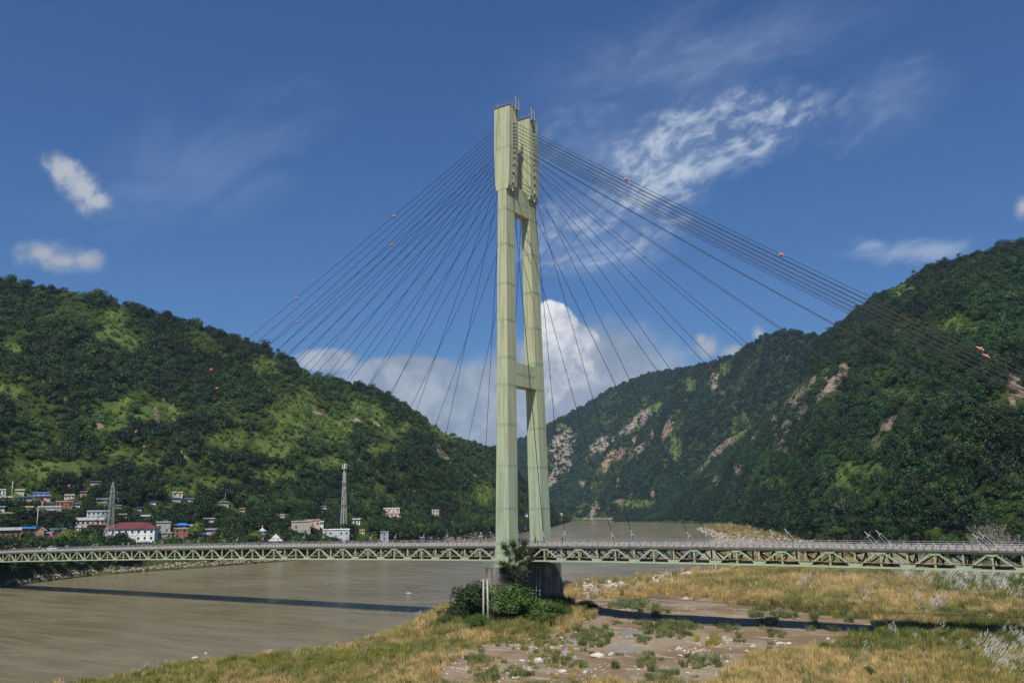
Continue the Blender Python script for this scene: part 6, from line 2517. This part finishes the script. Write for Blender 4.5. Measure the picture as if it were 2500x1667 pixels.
def stones_stuff():
    rs = np.random.RandomState(9)

    def go(name, P, s, col, label):
        n = len(P)
        g = rs.rand(n, 1)
        tint = np.array(col[0]) * (1 - g) + np.array(col[1]) * g
        tint = np.concatenate([tint, np.ones((n, 1))], 1)
        rot = np.stack([rs.rand(n) * .6, rs.rand(n) * .6, rs.rand(n) * 6.28], -1)
        scl = np.stack([s * (0.8 + .5 * rs.rand(n)), s, s * (0.7 + .5 * rs.rand(n))], -1)
        scatter(name, 'stone', P, rot, scl, rs.randint(0, 4, n), tint, label, 'stones')
    # stony point right of the piers
    pts = []
    ss = []
    N = 60000
    x = -60 + 130 * rs.rand(N)
    y = 60 + 170 * rs.rand(N)
    z = bank_z(x, y)
    p = proj(np.stack([x, y, z], -1))
    d = poly_dist(p[:, :2], GRAVEL)
    nn = fbm(x / 5, y / 5, 3)
    sd = poly_dist(np.stack([x, y], -1), SHORE)
    ok = (d + (nn - .5) * 22 > -3) & (sd > -1.5) & (rs.rand(N) < 0.42)
    A = np.stack([x, y, z], -1)[ok]
    sA = 0.22 + 0.85 * rs.rand(len(A)) ** 3
    # thin line of stones along the rest of the waterline
    N = 40000
    x = -60 + 110 * rs.rand(N)
    y = -125 + 230 * rs.rand(N)
    sd = poly_dist(np.stack([x, y], -1), SHORE)
    ok = (sd > -0.3) & (sd < 3.0) & (rs.rand(N) < 0.10)
    B = np.stack([x, y, bank_z(x, y)], -1)[ok]
    sB = 0.12 + 0.4 * rs.rand(len(B)) ** 4
    # stones round the mound
    N = 5000
    x = -30 + 66 * rs.rand(N)
    y = -48 + 90 * rs.rand(N)
    nn = fbm(x / 4, y / 4, 2)
    ok = (rs.rand(N) < 0.35) & (nn > 0.55) & (poly_dist(np.stack([x, y], -1), SHORE) > 1)
    Cc = np.stack([x, y, bank_z(x, y)], -1)[ok]
    sC = 0.12 + 0.40 * rs.rand(len(Cc)) ** 3
    P = np.concatenate([A, B, Cc])
    go('river_stones', P, np.concatenate([sA, sB, sC]), ((0.26, 0.215, 0.17), (0.60, 0.53, 0.43)), 'bank of loose pale river stones along the waterline')
    # pebble patches on the sand
    L = []
    S = []
    for cx, cy, rx, ry, n in ((1740, 1566, 44, 16, 170), (1700, 1590, 34, 10, 90), (1670, 1580, 16, 8, 20), (1780, 1560, 20, 8, 40), (1915, 1572, 30, 5, 14), (2240, 1592, 90, 14, 380), (2090, 1660, 30, 10, 90), (1340, 1600, 50, 50, 40), (1240, 1640, 60, 30, 60), (1180, 1530, 30, 8, 60),
                              (1300, 1537, 24, 6, 70), (1385, 1512, 30, 8, 80), (1130, 1615, 60, 30, 40), (2170, 1405, 55, 12, 160), (1560, 1640, 160, 30, 26), (1900, 1560, 160, 20, 20), (1060, 1570, 80, 20, 40), (1700, 1445, 80, 8, 40)):
        for _ in range(n):
            a = rs.rand() * 6.28
            q = rs.rand() ** 0.6
            L.append(hit_bank(cx + rx * q * math.cos(a), cy + ry * q * math.sin(a)))
            S.append(0.07 + 0.26 * rs.rand() ** 2.5)
    for _ in range(2600):
        q = np.array([[rs.uniform(1090, 2140), rs.uniform(1450, 1667)]])
        if max(poly_dist(q, SAND)[0], poly_dist(q, PATCHY)[0]) < 0 or vnoise(q[0, 0] / 45, q[0, 1] / 14) < 0.42:
            continue
        L.append(hit_bank(q[0, 0], q[0, 1]))
        S.append(0.05 + 0.20 * rs.rand() ** 3)
    go('pebbles', np.array(L), np.array(S) * 1.15, ((0.36, 0.30, 0.24), (0.62, 0.57, 0.48)), 'patches of pale pebbles and broken stone on the sandbar')
    # riprap of the left bank, far shore gravel
    L = []
    S = []
    N = 9000
    u = -40 + 1380 * rs.rand(N) ** 0.8
    az = np.array([az_of(v)[0] for v in np.linspace(-40, 1345, 600)])
    azs = np.interp(u, np.linspace(-40, 1345, 600), az)
    Fd, _ = H_left.rng(azs)
    off = rs.rand(N) ** 1.3
    r = Fd - 0.5 + off * (1.5 + 5 * fbm(u / 40, u * 0, 2)) * np.clip(Fd / 600, 1, 3)
    z = H_left.z(azs, r)
    P = np.stack([CC[0] - np.sin(np.radians(azs)) * r, CC[1] + np.cos(np.radians(azs)) * r, z], -1)
    s = (0.25 + 0.75 * rs.rand(N) ** 3) * np.clip(r / 500, 0.9, 2.0)
    ok = z > WATER - 0.5
    go('riprap', P[ok], s[ok], ((0.13, 0.10, 0.08), (0.42, 0.36, 0.30)), 'line of brown and grey boulders along the left shore')
    # gravel at the right bank beyond the bridge
    N = 30000
    x = -420 + 420 * rs.rand(N)
    y = 225 + 900 * rs.rand(N)
    sd = poly_dist(np.stack([x, y], -1), SHORE)
    ok = (sd > -2) & (sd < 110) & (rs.rand(N) < 0.5)
    x, y = x[ok], y[ok]
    P = np.stack([x, y, bank_z(x, y)], -1)
    s = 0.4 + 1.4 * rs.rand(len(P)) ** 4
    go('far_gravel', P, s, ((0.30, 0.26, 0.22), (0.52, 0.47, 0.40)), 'grey gravel shore behind the bridge at the river bend')


stones_stuff()


# ------------------------------------------------------------------ people and vehicles on the deck
def skin_body(name, joints, edges, material, parent, sub=2):
    me = bpy.data.meshes.new(name)
    me.from_pydata([j[:3] for j in joints], edges, [])
    me.materials.append(material)
    o = link(name, me, parent)
    md = o.modifiers.new('skin', 'SKIN')
    for i, j in enumerate(joints):
        sv = me.skin_vertices[0].data[i]
        sv.radius = (j[3], j[3])
        sv.use_root = (i == 0)
    ss = o.modifiers.new('sub', 'SUBSURF')
    ss.levels = ss.render_levels = sub
    return o


M_skin = mat('brown_skin', (0.22, 0.12, 0.08), 0.6)[0]
M_hair = mat('black_hair', (0.01, 0.01, 0.01), 0.5)[0]


def person(x, y, face, shirt, trousers, label, stride=0.14, armup=False):
    z0 = zc(x) + (0.51 if abs(y) > 3.9 else 0.362)
    root = tag(link('person', None, None, (x, y, z0)), label, 'person')
    root.rotation_euler = (0, 0, face)
    s = stride
    rh = (0.22, 0.30, 1.55) if armup else (0.26, -s, 0.78)
    re = (0.26, 0.12, 1.22) if armup else (0.25, -s * 0.4, 1.08)
    J = [(0, 0, 0.95, .13), (0, 0, 1.15, .12), (0, 0, 1.36, .13), (0, 0.0, 1.47, .06), (0, 0.02, 1.56, .09), (0, 0.02, 1.66, .08),
         (0.18, 0, 1.40, .06), re + (.045,), rh + (.035,), (-0.18, 0, 1.40, .06), (-0.25, s * 0.4, 1.08, .045), (-0.26, s, 0.80, .035),
         (0.10, 0, 0.88, .09), (0.10, s * 0.6, 0.48, .06), (0.10, s, 0.08, .045), (0.10, s + 0.14, 0.03, .035),
         (-0.10, 0, 0.88, .09), (-0.10, -s * 0.4, 0.48, .06), (-0.10, -s, 0.08, .045), (-0.10, -s + 0.14, 0.03, .035)]
    E_ = [(0, 1), (1, 2), (2, 3), (3, 4), (4, 5), (2, 6), (6, 7), (7, 8), (2, 9), (9, 10), (10, 11), (0, 12), (12, 13), (13, 14), (14, 15), (0, 16), (16, 17), (17, 18), (18, 19)]
    skin_body('body', J, E_, M_skin, root)

    def sub(ids, grow):
        m = {j: i for i, j in enumerate(ids)}
        return [J[i][:3] + (J[i][3] + grow,) for i in ids], [(m[a], m[b]) for a, b in E_ if a in m and b in m]
    j1, e1 = sub([2, 1, 0, 6, 7, 9, 10], 0.03)
    skin_body('shirt', j1, e1, paint(shirt), root)
    j1, e1 = sub([0, 12, 13, 14, 16, 17, 18], 0.028)
    skin_body('trousers', j1, e1, paint(trousers), root)
    b = MB()
    b.tube([(0, 0.0, 1.60), (0, -0.01, 1.68), (0, 0.0, 1.76)], [0.105, 0.115, 0.05], 10)
    b.build('hair', M_hair, root, smooth=True)
    return root, rh


def deck_x(px, Y):
    P = on_y(px, 1322, Y)
    return P[0]


rt, rh = person(deck_x(1308, 4.7), 4.7, -1.4, (0.65, 0.02, 0.03), (0.02, 0.02, 0.025), 'person in red shirt walking under a red umbrella before the far tower leg', armup=True)
um = tag(link('umbrella', None, None, tuple(rt.location)), 'open red umbrella held above the person in the red shirt', 'umbrella')
b = MB()
b.tube([(0, 0.1, 1.35), (0, 0.1, 2.25)], 0.015, 5)
b.build('stick', M_dark, um)
b = MB()
n = 10
V = [(0, 0.1, 2.28)] + [(0.55 * math.cos(i * 2 * math.pi / n), 0.1 + 0.55 * math.sin(i * 2 * math.pi / n), 2.02) for i in range(n)]
V += [(0, 0.1, 2.26)] + [(v[0], v[1], v[2] - 0.02) for v in V[1:n + 1]]
b.add(V, [(0, i + 1, (i + 1) % n + 1) for i in range(n)] + [(n + 1, n + 2 + (i + 1) % n, n + 2 + i) for i in range(n)])
b.build('canopy', paint((0.60, 0.02, 0.03)), um)
um.location = rt.location + Vector((0.15, -0.25, 0))
person(deck_x(1275, 4.6), 4.6, 1.2, (0.70, 0.70, 0.70), (0.03, 0.04, 0.07), 'person in white shirt and dark trousers walking between the tower legs')
person(deck_x(1268, 2.9), 2.9, 1.5, (0.05, 0.08, 0.14), (0.5, 0.5, 0.5), 'person in a dark jacket walking right behind the near tower leg', stride=0.2)
person(deck_x(1374, 4.6), 4.6, -1.5, (0.30, 0.02, 0.03), (0.02, 0.02, 0.02), 'person in dark red top standing at the far railing right of the tower')
person(deck_x(632, 4.6), 4.6, 1.5, (0.60, 0.05, 0.04), (0.05, 0.05, 0.06), 'person in an orange red shirt on the deck just left of the white pavilion')


def wheel(parent, x, y, z, r, w):
    b = MB()
    b.tube([(x, y - w / 2, z), (x, y + w / 2, z)], r, 16)
    t_ = b.build('tyre', paint((0.02, 0.02, 0.02)), parent)
    b = MB()
    b.tube([(x, y - w / 2 - 0.01, z), (x, y + w / 2 + 0.01, z)], r * 0.55, 12)
    b.build('rim', M_steelw, t_)


# motorcycle beside the tower
x = deck_x(1288, 2.6)
mo = tag(link('motorcycle', None, None, (x, 2.6, zc(x) + 0.362)), 'dark motorcycle parked on the deck between the two tower legs', 'motorcycle')
wheel(mo, -0.62, 0, 0.30, 0.30, 0.10)
wheel(mo, 0.62, 0, 0.30, 0.30, 0.10)
b = MB()
b.bar((-0.6, 0, 0.32), (0.1, 0, 0.55), 0.10, 0.12)
b.bar((-0.5, 0, 0.78), (0.25, 0, 0.74), 0.22, 0.10)
b.tube([(0.05, 0, 0.80), (0.20, 0, 0.90), (0.42, 0, 0.78)], [0.09, 0.14, 0.08], 8)
b.tube([(0.62, 0, 0.30), (0.42, 0, 1.00)], 0.04, 6)
b.tube([(0.36, -0.32, 1.06), (0.42, 0, 1.0), (0.36, 0.32, 1.06)], 0.025, 5)
b.build('frame', paint((0.03, 0.03, 0.05)), mo)

# white crew cab pickup on the left part of the deck
x = deck_x(128, -1.9)
pk = tag(link('pickup_truck', None, None, (x, -1.9, zc(x) + 0.362)), 'white pickup truck with roof rack driving across the deck at far left', 'pickup truck')
b = MB()
prof = [(-2.5, 0.42), (2.5, 0.42), (2.55, 0.80), (2.35, 1.02), (1.35, 1.12), (0.75, 1.72), (-0.75, 1.74), (-0.95, 1.10), (-2.5, 1.08)]
b.prism([(q, z) for q, z in prof], -0.86, 0.86)
b.build('body', paint((0.72, 0.73, 0.74), 0.4), pk)
for s_ in (-1, 1):
    for x0, x1 in ((-0.66, 0.0), (0.08, 0.72)):
        b = MB()
        b.prism([(x0, 1.14), (x1 + (0.35 if x1 > .5 else 0), 1.14), (x1, 1.62), (x0, 1.62)], s_ * 0.862, s_ * 0.875)
        b.build('window', M_pane, pk)
b = MB()
b.prism([(1.34, 1.17), (1.38, 1.17), (0.82, 1.69), (0.78, 1.69)], -0.75, 0.75)
b.build('windscreen', M_pane, pk)
for wx in (-1.6, 1.6):
    for wy in (-0.78, 0.78):
        wheel(pk, wx, wy, 0.36, 0.36, 0.22)
for s_ in (-0.6, 0.6):
    b = MB()
    b.box(2.5, 2.58, s_ - 0.16, s_ + 0.16, 0.70, 0.86)
    b.build('headlight', M_steelw, pk)
b = MB()
for zz in (1.5, 1.78):
    b.tube([(-2.4, -0.75, zz), (-0.9, -0.75, zz), (-0.9, 0.75, zz), (-2.4, 0.75, zz), (-2.4, -0.75, zz)], 0.03, 5)
for q in (-2.4, -1.65, -0.9):
    for s_ in (-0.75, 0.75):
        b.tube([(q, s_, 1.08), (q, s_, 1.78)], 0.03, 5)
b.build('rack', M_dark, pk)
x = deck_x(108, -1.9)
mo = tag(link('scooter', None, None, (x, -2.2, zc(x) + 0.362)), 'pale scooter following the white pickup on the far left deck', 'scooter')
wheel(mo, -0.55, 0, 0.26, 0.26, 0.10)
wheel(mo, 0.55, 0, 0.26, 0.26, 0.10)
b = MB()
b.bar((-0.6, 0, 0.60), (0.0, 0, 0.62), 0.26, 0.28)
b.bar((-0.1, 0, 0.30), (0.4, 0, 0.30), 0.3, 0.08)
b.bar((0.40, 0, 0.30), (0.28, 0, 0.95), 0.30, 0.08)
b.tube([(0.24, -0.3, 1.0), (0.28, 0, 0.98), (0.24, 0.3, 1.0)], 0.025, 5)
b.build('frame', paint((0.6, 0.62, 0.62), 0.4), mo)


# ------------------------------------------------------------------ forests
def plant_all():
    a1, a0 = az_of(-260)[0], az_of(1396)[0]
    o = plant(H_left, a0, a1, 27000, 5.4, seed=1, s_lo=0.01, proto='wood', label='dense mixed forest covering the hill on the left bank', near_r=0)
    o.name = 'hillside_forest'
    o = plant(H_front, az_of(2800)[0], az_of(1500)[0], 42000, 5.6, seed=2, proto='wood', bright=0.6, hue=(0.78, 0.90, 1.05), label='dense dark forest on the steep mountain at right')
    o.name = 'mountain_forest'
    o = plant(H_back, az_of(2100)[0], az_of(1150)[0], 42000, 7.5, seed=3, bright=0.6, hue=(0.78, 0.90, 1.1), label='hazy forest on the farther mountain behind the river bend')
    o.name = 'far_forest'


plant_all()
for o in list(COL.objects):
    if o.name in ('left_hill', 'right_mountain'):
        o.name = {'left_hill': 'hill', 'right_mountain': 'mountain'}[o.name]

# ------------------------------------------------------------------ air
HAZE = True
if HAZE:
    m = bpy.data.materials.new('haze_air')
    m.use_nodes = True
    t = NT(m.node_tree)
    t.N.clear()
    out = t.n('ShaderNodeOutputMaterial')
    pv = t.n('ShaderNodeVolumePrincipled')
    pv.inputs['Color'].default_value = (0.55, 0.76, 1.0, 1)
    pv.inputs['Density'].default_value = 0.00005
    pv.inputs['Anisotropy'].default_value = 0.2
    t.L.new(pv.outputs[0], out.inputs['Volume'])
    b = MB()
    b.box(-9000, 9000, -2000, 9000, -26.5, 900)
    tag(b.build('haze', m), kind='stuff')
